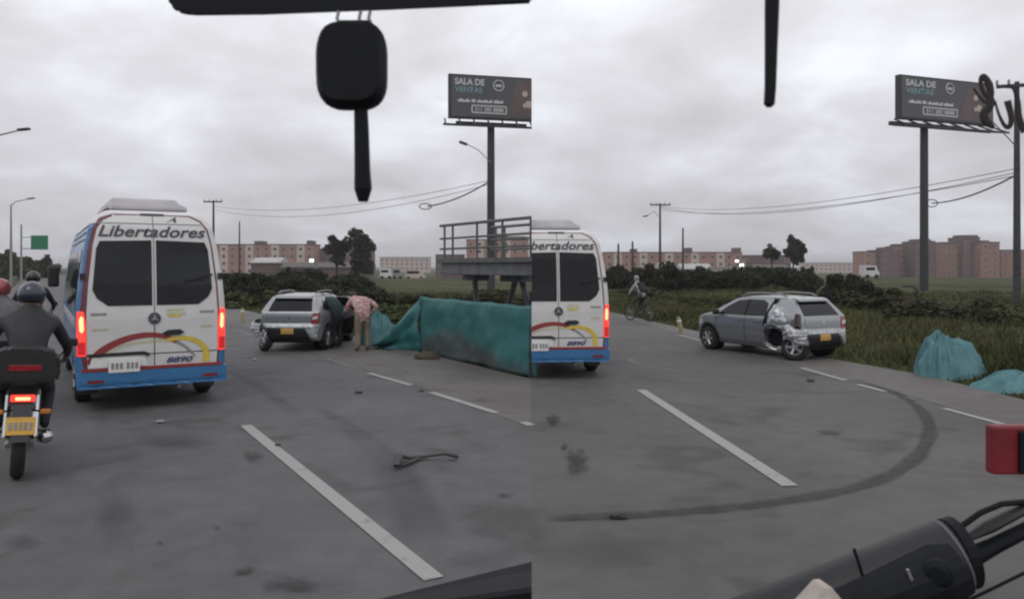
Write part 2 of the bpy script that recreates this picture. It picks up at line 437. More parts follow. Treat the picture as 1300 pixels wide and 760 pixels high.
def sheet(name, poly, z, m, parent=None, kind=None):
    pv = [Vector((p[0], p[1], z)) for p in poly]
    tri = []
    for a, b, c in tessellate_polygon([pv]):
        tri.append((a, b, c) if (pv[b]-pv[a]).cross(pv[c]-pv[a]).z > 0 else (a, c, b))
    o = mk(name, pv, tri, m, parent)
    if kind: o['kind'] = kind
    return o
road = sheet('road', [(-12, -6), (-.15, -6), (A0.x, A0.y), (verge_left(190), 190), (leftdge(190), 190), (leftdge(1), 1)], 0, M['asphalt'], kind='structure')
road['label'] = 'grey worn asphalt carriageway under the motorcycles'
sheet('road', [(-.15, -6)]+list(edgeR)+[(A0.x, A0.y)], 0, M['asphaltwarm'], kind='structure')['label'] = 'browner worn asphalt carriageway with the curved skid mark'
def pxpoly(pts): return [G(*p).to_2d() for p in pts]
# dusty shoulders outside the dashed edge lines
shl = [verge for verge in [(A0.x, A0.y), (verge_left(60), 60)]]
le = lambda px, py: G(px, py).to_2d()
o = sheet('shoulder', [le(674.6, 543), (A0.x, A0.y+.02), (verge_left(60)+.05, 60), (verge_left(60)-2.2, 60), le(415, 453), le(540, 493)], .004, M['shoulder'], road)
o = sheet('shoulder', [le(1015, 465), le(1198, 515), le(1300, 545), (9.05-3.4, 6), (9.0, 5)]+[(x-.02, y) for x, y in edgeR[2:8]]+[le(785, 401.5)], .004, M['shoulder'], road)
def band(name, pts, w, z, m, parent=road, world=False):
    """a strip lying on the road along photograph points"""
    q = [Vector(p) for p in pts] if world else [G(*p).to_2d() for p in pts]
    poly = stroke([tuple(a) for a in q], w); n = len(q); v = [(a[0], a[1], z) for a in poly]
    f = [(i, i+1, 2*n-2-i, 2*n-1-i) for i in range(n-1)]
    o = mk(name, v, f, m, parent)
    for p in o.data.polygons:
        if p.normal.z < 0: p.flip()
    return o
for a, b, w, m in [((312, 540), (551, 735), .14, 'paint'), ((415, 455), (452, 467), .12, 'paintfaint'), ((468, 473.5), (522, 489), .12, 'paint'),
                   ((547, 498), (630, 524), .12, 'paint'), ((664, 536), (674.5, 540), .12, 'paint'), ((296, 418), (322, 427), .12, 'paintfaint'),
                   ((814, 495), (1003, 617), .16, 'paint'), ((1017, 467), (1074, 483), .13, 'paint'), ((1089, 488), (1124, 497), .12, 'paint'),
                   ((1148, 504), (1164, 508), .12, 'paintfaint'), ((1199, 518.5), (1300, 546), .12, 'paint'), ((862, 425), (889, 432), .12, 'paint'),
                   ((783, 402), (800, 407), .12, 'paintfaint'), ((905, 436), (990, 459), .10, 'paintfaint'), ((797, 455), (808, 462), .2, 'paintfaint')]:
    n = 8; band('lane_marking', [(a[0]+(b[0]-a[0])*i/n, a[1]+(b[1]-a[1])*i/n) for i in range(n+1)], w, .008, M[m])
def film(name, pts, w, m, z=.012):
    q = [G(*p).to_2d() for p in pts]; n = len(q); v = []; f = []; fd = []
    for i in range(n):
        d = (q[min(i+1, n-1)]-q[max(i-1, 0)]).normalized(); nn = Vector((-d.y, d.x)); ww = w[i] if isinstance(w, list) else w
        for k, u in ((-1, 0), (-.45, .9), (0, .8), (.45, 1), (1, 0)):
            p = q[i]+nn*ww*k; v.append((p.x, p.y, z)); fd.append(u*min(1, i/3, (n-1-i)/3))
    for i in range(n-1):
        for k in range(4): f.append((i*5+k, (i+1)*5+k, (i+1)*5+k+1, i*5+k+1))
    o = mk(name, v, f, M[m], road)
    at = o.data.attributes.new('fade', 'FLOAT', 'POINT')
    for i, u in enumerate(fd): at.data[i].value = u
sk = spline([(1085, 484), (1112, 490), (1145, 503), (1169, 521), (1180, 541), (1176, 562), (1160, 583), (1130, 603), (1085, 619), (1010, 634), (930, 644), (850, 651), (760, 656), (690, 657)], 5)
sk = [tuple(p) for p in sk]
film('skid_mark', sk, [.085+.03*min(1, i/40)+.012*math.sin(i*.9) for i in range(len(sk))], 'skid')
sk2 = [tuple(p) for p in spline([(400, 515), (450, 548), (490, 583), (520, 630), (545, 690)], 6)]
film('skid_mark', sk2, [.1+.16*min(1, i/14) for i in range(len(sk2))], 'skidfaint', .0125)
sk3 = [tuple(p) for p in spline([(290, 470), (335, 495), (380, 530)], 5)]
film('skid_mark', sk3, .14, 'skidfaint', .013)
def blotch(px, py, rx, ry, m, seed):
    rnd = random.Random(seed); n = 18; v = []; f = []; fd = []
    sh = [.7+.55*rnd.random() for _ in range(n)]
    for q, u in ((0.02, 1), (.35, .95), (.7, .55), (1, 0)):
        for k in range(n):
            a = 2*math.pi*k/n; g = G(px+math.cos(a)*rx*q*sh[k], py+math.sin(a)*ry*q*sh[k]); v.append((g.x, g.y, .0145+seed*.0001)); fd.append(u)
    for r_ in range(3):
        for k in range(n): f.append((r_*n+k, (r_+1)*n+k, (r_+1)*n+(k+1) % n, r_*n+(k+1) % n))
    o = mk('road_stain', v, f, M[m], road)
    at = o.data.attributes.new('fade', 'FLOAT', 'POINT')
    for i, u in enumerate(fd): at.data[i].value = u
for i, (px, py, rx, ry, m) in enumerate([(702, 534, 9, 9, 'oil'), (732, 587, 17, 20, 'oil'), (716, 568, 5, 5, 'oil'), (1055, 549, 20, 5, 'oil'),     (310, 726, 16, 6, 'oil'), (203, 690, 5, 3, 'oil'), (275, 671, 5, 3, 'oil'), (640, 629, 14, 3, 'oil'), (150, 660, 36, 50, 'skidfaint'), (30, 690, 30, 12, 'skidfaint'),
    (322, 579, 16, 9, 'oil'), (760, 700, 90, 30, 'skidfaint'), (370, 745, 40, 14, 'oil'), (220, 560, 60, 14, 'skidfaint')]):
    blotch(px, py, rx, ry, m, i)

# ------------------------------------------------------------------ far buildings
M['brick'] = mat('orange_brick', (.25, .135, .098), .9, var=.16, scale=.5)
M['brick2'] = mat('pink_brick', (.31, .175, .135), .9, var=.14, scale=.5)
M['brickdark'] = mat('brown_brick', (.12, .078, .072), .9, var=.16, scale=.5)
M['render'] = mat('pale_render', (.48, .40, .36), .9, var=.1, scale=.5)
M['roofgrey'] = mat('grey_roof', (.10, .085, .08), .8, var=.2, scale=.6)
M['tinroof'] = mat('pale_tin_roof', (.40, .38, .37), .6, var=.15, scale=.5)
M['farglass'] = mat('far_window_glass', (.045, .045, .055), .2, var=.3, scale=.3)
M['winframe'] = mat('pale_window_frame', (.42, .38, .36), .7)
wm = bmesh.new(); box(wm, (0, 0, 0), (1.3, .08, 1.25)); me_winf = bpy.data.meshes.new('window'); wm.to_mesh(me_winf); wm.free(); me_winf.materials.append(M['winframe'])
wm = bmesh.new(); box(wm, (0, -.05, 0), (1.05, .06, 1.0)); me_pane = bpy.data.meshes.new('pane'); wm.to_mesh(me_pane); wm.free(); me_pane.materials.append(M['farglass'])
def block(name, label, x0, x1, ytop, Z, wall, group, base=-3.2, depth=11, yaw=0, floors=5, pattern='win', roof='flat', tower=None):
    a, b = P(x0, ytop, Z), P(x1, ytop, Z); w = b.x-a.x; hgt = a.z-base
    t = thing(name, label, 'building', ((a.x+b.x)/2, Z, base), R(yaw), group)
    bo('wall', bx((0, depth/2, hgt/2), (w, depth, hgt)), wall, t)
    bo('parapet', bx((0, depth/2, hgt+.2), (w+.3, depth+.3, .4)), M['roofgrey'], t)
    fh = 2.75; nc = max(1, int(w/3.2)); st = w/nc
    if pattern == 'panel':
        for i in range(nc):
            if i % 3 == 1:
                bo('render_panel', bx((-w/2+(i+.5)*st, -.05, hgt/2+.2), (st*.92, .12, hgt-.5)), M['render'], t)
    for fl in range(floors):
        zc = hgt-1.5-fl*fh
        if zc < 1.0: continue
        for i in range(nc):
            if pattern == 'dark' and (i % 2): continue
            o = bpy.data.objects.new('window', me_winf); COL.objects.link(o); o.parent = t; o.location = (-w/2+(i+.5)*st, -.13, zc)
            q = bpy.data.objects.new('pane', me_pane); COL.objects.link(q); q.parent = o
    if tower:
        for (u, tw, th) in tower:
            bo('stair_tower', bx((-w/2+u*w, depth*.4, hgt+th/2+.4), (tw, depth*.6, th), bev=.1), M['brickdark'], t)
    return t
gA = 'long apartment rows beyond the field'
block('apartment_block', 'long pinkish brick apartment row behind the silver car with open door', 268, 398, 311, 300, M['brick2'], gA, floors=5, pattern='panel', tower=[(.45, 3, 1.2), (.95, 2, 1.4)])
block('apartment_block', 'dull brown apartment row behind the big tree above the pink shirt', 399, 470, 317, 310, M['brickdark'], gA, floors=4, pattern='dark')
block('apartment_block', 'long pinkish brick apartment row behind the cyclist', 768, 942, 321, 300, M['brick2'], gA, floors=5, pattern='panel', tower=[(.22, 2, 1.2), (.62, 2.4, 1.6), (.98, 2, 1.6)])
block('apartment_block', 'dull brown apartment row beside the roadside tree and lit lamp post', 943, 1004, 325, 310, M['brickdark'], gA, floors=4, pattern='dark')
block('apartment_block', 'brown pink apartment block seen through the platform handrail', 592, 671, 305, 300, M['brick2'], gA, floors=5, pattern='panel', tower=[(.55, 5, 2.2), (.8, 8, 1.2)])
block('apartment_block', 'lower dull block left of the handrail end', 553, 588, 324, 315, M['brickdark'], gA, floors=4, pattern='dark')
gB = 'brick towers behind the large billboard'
for nm, x0, x1, yt, wl, tw in [('narrow pale brick block at the far end of the tower row', 1097, 1118, 320, 'brick2', None), ('dark brown stepped brick block next to the narrow pale one', 1117, 1141, 318, 'brickdark', [(.5, 4, 1)]),
        ('orange brick block with a lit lamp on its roof', 1140, 1163, 313, 'brick', [(.2, 2.5, .8)]), ('tall dark brick stair block directly left of the billboard pole', 1162, 1187, 307, 'brickdark', [(.5, 6, .8)]),
        ('bright orange brick block just right of the billboard pole', 1188, 1221, 310, 'brick', [(.4, 3, .6)]), ('tallest brown brick block with a lit window', 1222, 1244, 302, 'brickdark', [(.5, 7, .9)]),
        ('orange brick block between the tallest block and the utility pole', 1245, 1269, 308, 'brick', [(.35, 3, .6)]), ('low orange brick block behind the utility pole', 1271, 1312, 318, 'brick', None)]:
    block('apartment_tower', nm, x0, x1, yt, 330+random.uniform(-8, 8), M[wl], gB, floors=6, pattern='dark' if wl == 'brickdark' else 'win', tower=tw)
for nm, x0, x1, yt, Z in [('far pale low apartment strip right of the big tree', 482, 545, 327, 520), ('far pale low apartment strip right of the roadside tree', 1022, 1098, 334, 560)]:
    block('apartment_strip', nm, x0, x1, yt, Z, M['render'], 'far low strips', floors=3)
def shed(label, x0, x1, yt, yb, Z, roofm, wallm):
    a, b = P(x0, yt, Z), P(x1, yt, Z); w = b.x-a.x; base = -3.0; hh = a.z-base
    t = thing('shed', label, 'shed', ((a.x+b.x)/2, Z, base), 0, 'low sheds in front of the apartments')
    bo('wall', bx((0, 4, (hh-1)/2), (w*.97, 8, hh-1)), wallm, t)
    bo('roof', extrude_poly([(-.5, hh-1.0), (8.5, hh-1.0), (8.5, hh-.8), (4.2, hh+.5), (-.5, hh-.75)], -w/2, w/2, 'x'), roofm, t)
    for k in range(max(1, int(w/6))):
        bo('door', bx((-w*.4+k*6, -.05, 1.2), (2.2, .1, 2.4)), M['roofgrey'], t)
shed('long pale tin roofed shed left of the lit lamp post', 865, 905, 337, 350, 200, M['tinroof'], M['brickdark'])
shed('small tin roofed shed beside the tall crossarm pole', 838, 858, 336, 350, 205, M['tinroof'], M['brickdark'])
shed('brown roofed shed directly behind the lit lamp post', 905, 945, 341, 350, 190, M['roofgrey'], M['brickdark'])
shed('brown shed with pale gable wall near the roadside tree', 960, 1003, 338, 350, 195, M['roofgrey'], M['brickdark'])
shed('pale tin roofed shed behind the silver car with open door', 318, 356, 329, 345, 200, M['tinroof'], M['brickdark'])
shed('wide brown roofed shed behind the open car door', 356, 470, 335, 345, 195, M['roofgrey'], M['brickdark'])
def far_van(label, x0, x1, yt, Z, m):
    a, b = P(x0, yt, Z), P(x1, yt, Z); w = b.x-a.x
    t = thing('parked_van', label, 'van', ((a.x+b.x)/2, Z, ground_z((a.x+b.x)/2, Z)), R(4), 'pale vehicles parked far off')
    bo('body', extrude_poly([(-w/2, .4), (w/2, .4), (w/2, 1.1), (w*.40, 1.25), (w*.30, 2.1), (-w/2, 2.2)], -.9, .9, 'y'), m, t)
    bo('window', bx((-.1*w, -.91, 1.6), (w*.6, .03, .5)), M['glass'], t)
    for s in (-.32, .3): bo('wheel', lathe(bmesh.new(), [(.2, -1), (.36, -.95), (.36, -.75), (.2, -.7)], 14, 'x', (w*s, 0, .36), Matrix.Rotation(R(90), 3, 'Z')), M['rubber'], t)
far_van('white van parked before the brick towers', 1094, 1113, 350, 130, M['white'])
far_van('white van parked past the big tree', 483, 498, 341, 160, M['white'])
far_van('grey van parked between white ones past the tree', 499, 511, 343, 165, M['galv'])
far_van('long cream van parked left of the footbridge platform', 514, 540, 342, 170, M['render'])

# ------------------------------------------------------------------ poles, lamps, wires, signs
def utility_pole(label, px, ytop, Z, arm, r=.16, lamp=False, group='utility poles along the field', armyaw=0):
    top = P(px, ytop, Z); base = ground_z(top.x, Z)-.3; h = top.z-base
    t = thing('utility_pole', label, 'pole', (top.x, Z, base), 0, group)
    bo('pole', tb([(0, 0, 0), (0, 0, h*.5), (0, 0, h)], [r, r*.85, r*.62], 10), M['polewood'], t)
    if arm:
        rot = Matrix.Rotation(R(armyaw), 3, 'Z')
        bo('crossarm', bx((0, -.2, h-.25), (arm, .16, .18), rot), M['polewood'], t)
        for s in (-.46, -.2, .2, .46):
            p = rot @ Vector((arm*s, -.2, 0))
            bo('insulator', lathe(bmesh.new(), [(.04, 0), (.09, .06), (.05, .12), (.08, .18), (.03, .3)], 8, 'z', (p.x, p.y, h-.16)), M['galv'], t)
    if lamp:
        l = bo('lamp_arm', tb([(0, 0, h-2.0), (-.9, -.1, h-1.2), (-1.9, -.2, h-.9-.9)], .045, 6), M['galv'], t)
        bo('lamp_head', bx((-2.1, -.2, h-1.85), (.75, .3, .18), Matrix.Rotation(R(-12), 3, 'Y'), .04), M['polewood'], t)
    return t, h
utility_pole('tall crossarm pole with small street lamp behind the cyclist', 838, 258, 112, 2.9, .2, lamp=True)
utility_pole('crossarm pole rising beside the white and blue van roof', 271, 254, 110, 2.6, .2)
utility_pole('thin leaning bare pole left of the apartment lamp', 867, 289, 125, 0, .2)
utility_pole('thin bare pole above the shed behind the silver car', 304, 281, 125, 0, .16)
utility_pole('bare pole closest to the van tail in the field', 785, 309, 120, 0, .22)
utility_pole('bare pole between van tail and crossarm pole', 803, 306, 120, 0, .22)
utility_pole('thick dark power pole with crossarm right of the billboard', 1291, 104, 43.6, 2.2, .2, armyaw=-18)
# concrete lamp post with a lit head
for px, yt, Z, lab in [(945, 328, 150, 'pale concrete post with two lit lamps by the roadside tree'), (400, 322, 150, 'pale concrete post with one lit lamp above the open car door')]:
    top = P(px, yt, Z); b = ground_z(top.x, Z)-.2; h = top.z-b
    t = thing('lamp_post', lab, 'lamp post', (top.x, Z, b), 0, 'lit posts by the sheds')
    bo('post', tb([(0, 0, 0), (0, 0, h)], [.42, .3], 8), M['concrete'], t)
    bo('lamp', bx((-.6, -.3, h-1.3), (.7, .3, .55), bev=.06), M['lamp'], t)
    bo('bracket', bx((-.35, -.1, h-1.2), (.5, .1, .1)), M['galv'], t)
    if px > 900: bo('lamp', bx((-1.5, -.3, h-.5), (.55, .3, .4), bev=.06), M['lamp'], t); bo('bracket', bx((-.8, -.1, h-.5), (1.4, .1, .1)), M['galv'], t)
def street_lamp(label, base_px, y_arm, Z, arm_px):
    a = P(base_px, y_arm, Z); e = P(arm_px, y_arm-4, Z); b = ground_z(a.x, Z)-.3; h = a.z-b; L_ = e.x-a.x
    t = thing('street_lamp', label, 'street lamp', (a.x, Z, b), 0, 'street lamps of the median')
    bo('post', tb([(0, 0, 0), (0, 0, h*.6), (0, 0, h-.3)], [.14, .11, .07], 8), M['galv'], t)
    bo('arm', tb([(0, 0, h-.4), (L_*.2, 0, h), (L_*.8, 0, h+.3)], [.06, .05, .04], 6), M['galv'], t)
    bo('lamp_head', bx((L_*.88, 0, h+.33), (L_*.3, .28, .12), Matrix.Rotation(R(-6), 3, 'Y'), .03), M['polewood'], t)
street_lamp('grey street lamp with long arm next to the green road sign', 14, 256, 80, 43)
street_lamp('grey street lamp whose arm reaches in high above the motorcyclists', -12, 172, 43, 36)
M['signgreen'] = mat('green_sign', (.012, .16, .085), .45, var=.1)
a = P(27, 345, 92); t = thing('road_sign', 'green road sign on a grey bracket post beyond the van', 'road sign', (a.x, 92, ground_z(a.x, 92)-.2), 0)
hh = P(27, 285, 92).z-t.location.z
bo('post', tb([(0, 0, 0), (0, 0, hh)], [.13, .09], 8), M['galv'], t)
for dz in (1.5, 2.8): bo('bracket', tb([(0, 0, hh-dz), (2.4, 0, hh-dz)], .05, 6), M['galv'], t)
bo('sign_board', bx((2.2, -.12, hh-2.1), (2.0, .06, 1.65), bev=.02), M['signgreen'], t)
def wire(label, pts, r, grp):
    bmw = tb(pts, r, 5); c = Vector(pts[0])
    o = bo('overhead_wire', bmw, M['wire']); tag(o, label, 'wire', grp)
def sagging(a, b, sag, n=14):
    return [a.lerp(b, i/n)-Vector((0, 0, sag*4*(i/n)*(1-i/n))) for i in range(n+1)]
for i, (y1, y2, sag) in enumerate([(214, 262, 1.2), (219, 263, 1.6), (223, 266, 1.2), (106, 259, 0.0)][:3]):
    wire('thin power line running from power pole to crossarm pole behind cyclist', sagging(P(1291, y1, 43.6), P(838, y2, 112), sag), .022, 'thin lines over the field')
wire('thick slack cable with coil strung from the dark power pole', sagging(P(1290, 222, 43.5), P(1183, 258, 60.5), .35), .05, None)
bm = tb([P(1183, 258, 60.4)+Vector((.45*math.cos(k*.5), 0, .28*math.sin(k*.5))) for k in range(27)], .035, 5); tag(bo('cable_coil', bm, M['wire']), 'loop of spare cable hung beside the billboard pole', 'cable coil')
wire('thin slanting stay from crossarm of dark power pole', [P(1258, 152, 46), P(1290, 186, 43.6)], .03, None)
for i, (y1, y2, sag) in enumerate([(229, 262, 1.3), (234, 266, 1.7)]):
    wire('thin power line from billboard pole to crossarm pole beside van', sagging(P(622, y1, 62), P(271, y2, 110), sag), .022, 'thin lines above the tree')
wire('thick slack cable tied to the pole of the billboard behind platform', sagging(P(620, 231, 62), P(543, 262, 66), .3), .055, None)
bm = tb([P(540, 262, 66)+Vector((.5*math.cos(k*.5), 0, .25*math.sin(k*.5))) for k in range(27)], .04, 5); tag(bo('cable_coil', bm, M['wire']), 'small loop of cable in the sky above the footbridge platform', 'cable coil')

# ------------------------------------------------------------------ billboards
M['bface'] = mat('billboard_print', (.055, .068, .072), .5, var=.1, scale=.25, col2=(.085, .078, .080))
M['bred'] = mat('billboard_red_print', (.105, .070, .068), .5, var=.25, scale=.4)
M['bteal'] = mat('billboard_teal_print', (.15, .26, .28), .5)
M['bwhite'] = mat('billboard_white_print', (.50, .50, .50), .5, var=.05)
M['bframe'] = mat('billboard_steel', (.03, .032, .035), .6, var=.2)
def billboard(label, x0, ytop, ybot, x1, recede, pole_px, Z, trim):
    a, b = P(x0, ytop, Z), P(x1, ytop, Z); zt, zb = P(x0, ytop, Z).z, P(x0, ybot, Z).z
    far = Z*(1+recede); e = P(x1, ytop, far)
    d = Vector((e.x-a.x, far-Z)); w = d.length; ang = math.atan2(d.y, d.x)
    base = ground_z(a.x, Z)-.3
    t = thing('billboard', label, 'billboard', (a.x, Z, base), ang)
    hh = zt-zb; z0 = zb-base; parts = []
    def add(n, bm_, m, par=None): o = bo(n, bm_, m, par or t); parts.append(o); return o
    add('panel', bx((w/2, .3, z0+hh/2), (w, .45, hh)), M['bframe'])
    f = add('printed_face', bx((w/2+.03, .065, z0+hh/2), (w-.3, .04, hh-.3)), M['bface'])
    add('red_print', extrude_poly([(w*.62, z0+.3), (w-.2, z0+.3), (w-.2, z0+hh-.3), (w*.72, z0+hh-.3)], .030, .040, 'y'), M['bred'])
    def txt(n, s, x, z, ww, h2, m, **k):
        me = text_mesh(s, ww, h2, **k)
        for v in me.vertices: v.co = Vector((x+v.co.x, .036, z+v.co.y))
        o = link(n, me, m, t); parts.append(o); return o
    txt('lettering', 'SALA DE', w*.06, z0+hh*.76, w*.31, hh*.15, M['bwhite'], bold=.03)
    txt('lettering', 'VENTAS', w*.06, z0+hh*.59, w*.29, hh*.13, M['bteal'], bold=.03)
    rnd = random.Random(3); x = w*.09
    for wd in (.13, .04, .16, .1):         # one line of illegible small print, word by word
        n = int(wd*60); v = []; hs = [hh*rnd.choice((.045, .055, .075)) for _ in range(n)]
        poly = [(x, z0+hh*.37)]
        for k in range(n): poly += [(x+k*wd*w/n, z0+hh*.37+hs[k]), (x+(k+1)*wd*w/n, z0+hh*.37+hs[k]*.9)]
        poly.append((x+wd*w, z0+hh*.37))
        add('small_print', extrude_poly(poly, .033, .039, 'y'), M['bwhite'])
        x += wd*w+.12
    bm_ = bmesh.new()
    X0, X1, Z0, Z1, q = w*.24, w*.60, z0+hh*.14, z0+hh*.30, .1
    for c, s in (((X0+X1)/2, Z0), (X1-X0, q)), (((X0+X1)/2, Z1), (X1-X0, q)): box(bm_, (c[0], .036, c[1]), (s[0], .006, s[1]))
    for xx in (X0, X1): box(bm_, (xx, .037, (Z0+Z1)/2), (q, .006, Z1-Z0))
    add('phone_box', bm_, M['bwhite'])
    txt('lettering', '311 282 8888', w*.27, z0+hh*.175, w*.30, hh*.09, M['bwhite'], bold=.02)
    # round emblem
    add('emblem', tb([Vector((w*.52+.42*math.cos(k*.3), .03, z0+hh*.78+.42*math.sin(k*.3))) for k in range(22)], .05, 5), M['bwhite'])
    add('emblem_bar', bx((w*.52, .036, z0+hh*.78), (.5, .006, .18)), M['bwhite'])
    for (u, v, s) in ((.80, .62, .4), (.84, .38, .5), (.80, .35, .3)):
        add('print_patch', lathe(bmesh.new(), [(s*.6, .026), (s*.55, .016)], 12, 'x', (u*w, 0, z0+v*hh), Matrix.Rotation(R(90), 3, 'Z')), M['render'])
    # catwalk
    add('catwalk_rail', bx((w/2-.2, -1.15, z0-.75), (w+.9, .12, .14)), M['bframe'])
    add('catwalk_rail', bx((w/2-.2, .3, z0-.5), (w+.3, .14, .16)), M['bframe'])
    for k in range(8):
        u = -.3+k*(w+.4)/7
        add('catwalk_bracket', tb([(u, .3, z0-.05), (u-.15, -1.15, z0-.72)], .07, 5), M['bframe'])
        add('catwalk_bracket', tb([(u, .3, z0-.5), (u, -1.15, z0-.78)], .05, 5), M['bframe'])
    pp = P(pole_px, 200, Z); u = (Vector((pp.x, Z))-Vector((a.x, Z))).x/math.cos(ang)
    add('pole', tb([(u, .9, 0), (u, .9, z0*.5), (u, .9, z0-.2)], [.34, .32, .30], 14), M['bframe'])
    add('pole_head', bx((u, .7, z0-.3), (w*.75, .3, .3)), M['bframe'])
    if trim:
        for o in parts: cut(o, 'left', ang, (a.x, Z, base))
    return t
billboard('dark billboard reading SALA DE VENTAS above the brick towers', 1143, 94, 150, 1262, .055, 1195, 62, False)
billboard('dark billboard reading SALA DE behind the footbridge platform', 570, 93, 149, 690, .03, 626, 62, True)
a = P(620, 192, 61); t = thing('street_lamp', 'small lamp on thin arm reaching out from the billboard pole', 'street lamp', a, 0)
bo('arm', tb([(0.2, 0, -.9), (-.8, 0, .1), (-1.7, 0, .55)], .035, 5), M['galv'], t); bo('lamp_head', bx((-1.95, 0, .62), (.65, .3, .2), Matrix.Rotation(R(20), 3, 'Y'), .05), M['bframe'], t)

# ------------------------------------------------------------------ footbridge platform and green cloth fence
def platform():
    pa, pb = P(562, 330, 23), P(700, 332, 18.4)
    d = (pb-pa); ang = math.atan2(d.y, d.x); w = Vector((d.x, d.y)).length
    base = 0.0; z0 = pa.z; loc = (pa.x, pa.y, base)
    t = thing('footbridge_platform', 'grey steel platform with handrail on slanting struts behind green cloth', 'platform', loc, ang)
    P_ = []
    def add(n, b_, m): o = bo(n, b_, m, t); P_.append(o)
    add('deck', bx((w/2, .9, z0-.22), (w, 1.9, .40), bev=.03), M['deck'])
    add('edge_beam', bx((w/2, -.1, z0-.02), (w+.1, .1, .12)), M['strut'])
    for k, u in enumerate([.12, .62, 2.0, 3.3, 4.6]):
        for y in (0, 1.75):
            add('post', tb([(u, y, z0), (u, y, z0+1.0)], .032, 6), M['strut'])
    for dz in (.32, .62, 1.0):
        for y in (0, 1.75):
            add('rail', tb([(-.15, y, z0+dz), (w, y, z0+dz)], .03 if dz < 1 else .042, 6), M['strut'])
    for u0, u1 in ((.3, .55), (2.6, 1.7), (2.75, 3.7)):
        add('strut', tb([(u0, .9, z0-.4), (u1, .9, 0)], .085, 6), M['strut'])
    add('strut_head', bx((2.68, .9, z0-.5), (1.1, .5, .2)), M['deck'])
    add('strut_head', bx((.35, .9, z0-.5), (.7, .5, .2)), M['deck'])
    for o in P_: cut(o, 'left', ang, loc)
platform()
def cloth_fence():
    t = thing('cloth_fence', 'tall green mesh cloth fence with muddy lower edge along the road', 'fence', (G(533, 447).x, G(533, 447).y, 0), 0)
    o0 = t.location
    b0, b1 = G(533, 447), Vector((A0.x+.05, A0.y-.02, 0)); nU, nV = 60, 18
    v = []; f = []; mi = []
    for i in range(nU+1):
        for j in range(nV+1):
            s, r = i/nU, j/nV
            p = b0.lerp(b1, s); hgt = 1.31-.015*math.sin(s*9)**2
            q = noise.noise(Vector((s*9, r*3, 1)))*.05+noise.noise(Vector((s*30, r*6, 4)))*.018+.05*math.sin(s*14+r)*(.3+.7*(1-r))
            v.append((p.x-o0.x+q*.55, p.y-o0.y+q, .02+r*hgt+.006*math.sin(s*40)*(r > .95)))
    for i in range(nU):
        for j in range(nV):
            f.append((i*(nV+1)+j, (i+1)*(nV+1)+j, (i+1)*(nV+1)+j+1, i*(nV+1)+j+1))
    o = mk('cloth', v, f, M['tarp'], t, True)
    md = o.modifiers.new('s', 'SOLIDIFY'); md.thickness = .006
    for s in (0, .34, .68, .97):
        p = b0.lerp(b1, s)-o0; bo('post', tb([(p.x, p.y+.07, 0), (p.x+.02, p.y+.07, 1.36)], .03, 7), M['polewood'], t)
    # collapsed end slanting down to the ground
    e0 = G(478, 441)-o0; v = []; f = []
    for i in range(17):
        for j in range(9):
            s, r = i/16, j/8
            p = (b0-o0).lerp(e0, s); hgt = 1.25*(1-s)**1.25+.05
            q = .12*noise.noise(Vector((s*5, r*4, 7)))+.22*s*math.sin(r*7)
            v.append((p.x+q*.4+.06*math.sin(r*9+s*6), p.y+q-.25*s*(1-r), .015+r*hgt+.05*abs(noise.noise(Vector((s*6, r*5, 3))))))
    for i in range(16):
        for j in range(8): f.append((i*9+j, (i+1)*9+j, (i+1)*9+j+1, i*9+j+1))
    o = mk('slumped_cloth', v, f, M['tarpclean'], t, True); md = o.modifiers.new('s', 'SOLIDIFY'); md.thickness = .006
cloth_fence()
def cloth_heap(name, label, cx, cy, rx, ry, hz, m, seed, peak=None, group=None):
    t_loc = Vector((cx, cy, -.04)); n, k = 84, 30; v = [(0, 0, hz)]; f = []
    pk = peak or (0, 0); v[0] = (pk[0], pk[1], hz)
    for j in range(1, k+1):
        r = j/k
        for i in range(n):
            a = 2*math.pi*i/n
            fold = 1+.14*noise.noise(Vector((math.cos(a)*2.2, math.sin(a)*2.2, seed)))+.07*math.sin(a*7+seed)*r
            h_ = hz*(1-r**3.2)*(1-.3*r)*(1+.25*noise.noise(Vector((math.cos(a)*3*r, math.sin(a)*3*r, seed+4))))
            h_ += .05*math.sin(a*9+r*5+seed)*(1-r)*min(1, r*3)
            q = Vector((math.cos(a)*r*rx, math.sin(a)*r*ry, h_))
            ca, sa = math.cos(a), math.sin(a)
            rid = (1-abs(noise.noise(Vector((ca*3.4, sa*3.4, r*.9+seed)))))**5*.10+(1-abs(noise.noise(Vector((ca*8, sa*8, r*1.6+seed)))))**6*.05+.012*noise.noise(q*9)
            rid *= min(1, hz*1.3)*min(1, (1-r)*6)
            o_ = 1+rid*1.5
            v.append((pk[0]*(1-r)+math.cos(a)*rx*r*fold*o_+.02*noise.noise(q*5), pk[1]*(1-r)+math.sin(a)*ry*r*fold*o_, max(0.0, h_+rid-.05) if r < 1 else 0.0))
    for i in range(n): f.append((0, 1+i, 1+(i+1) % n))
    for j in range(k-1):
        for i in range(n):
            a_ = 1+j*n; b_ = a_+n; f.append((a_+i, b_+i, b_+(i+1) % n, a_+(i+1) % n))
    o = mk(name, v, f, m, None, True); o.location = t_loc; tag(o, label, 'cloth heap', group); return o
g = G(1222, 480); cloth_heap('cloth_heap', 'crumpled teal mesh cloth heap with pale top on grass verge', g.x-.02, g.y+.32, .64, .42, .80, M['tarplight'], 3, (-.18, .05))
g = G(1303, 497); cloth_heap('cloth_heap', 'flat spread of teal cloth lying on the shoulder edge', g.x+.1, g.y+.35, .85, .4, .34, M['tarplight'], 8)
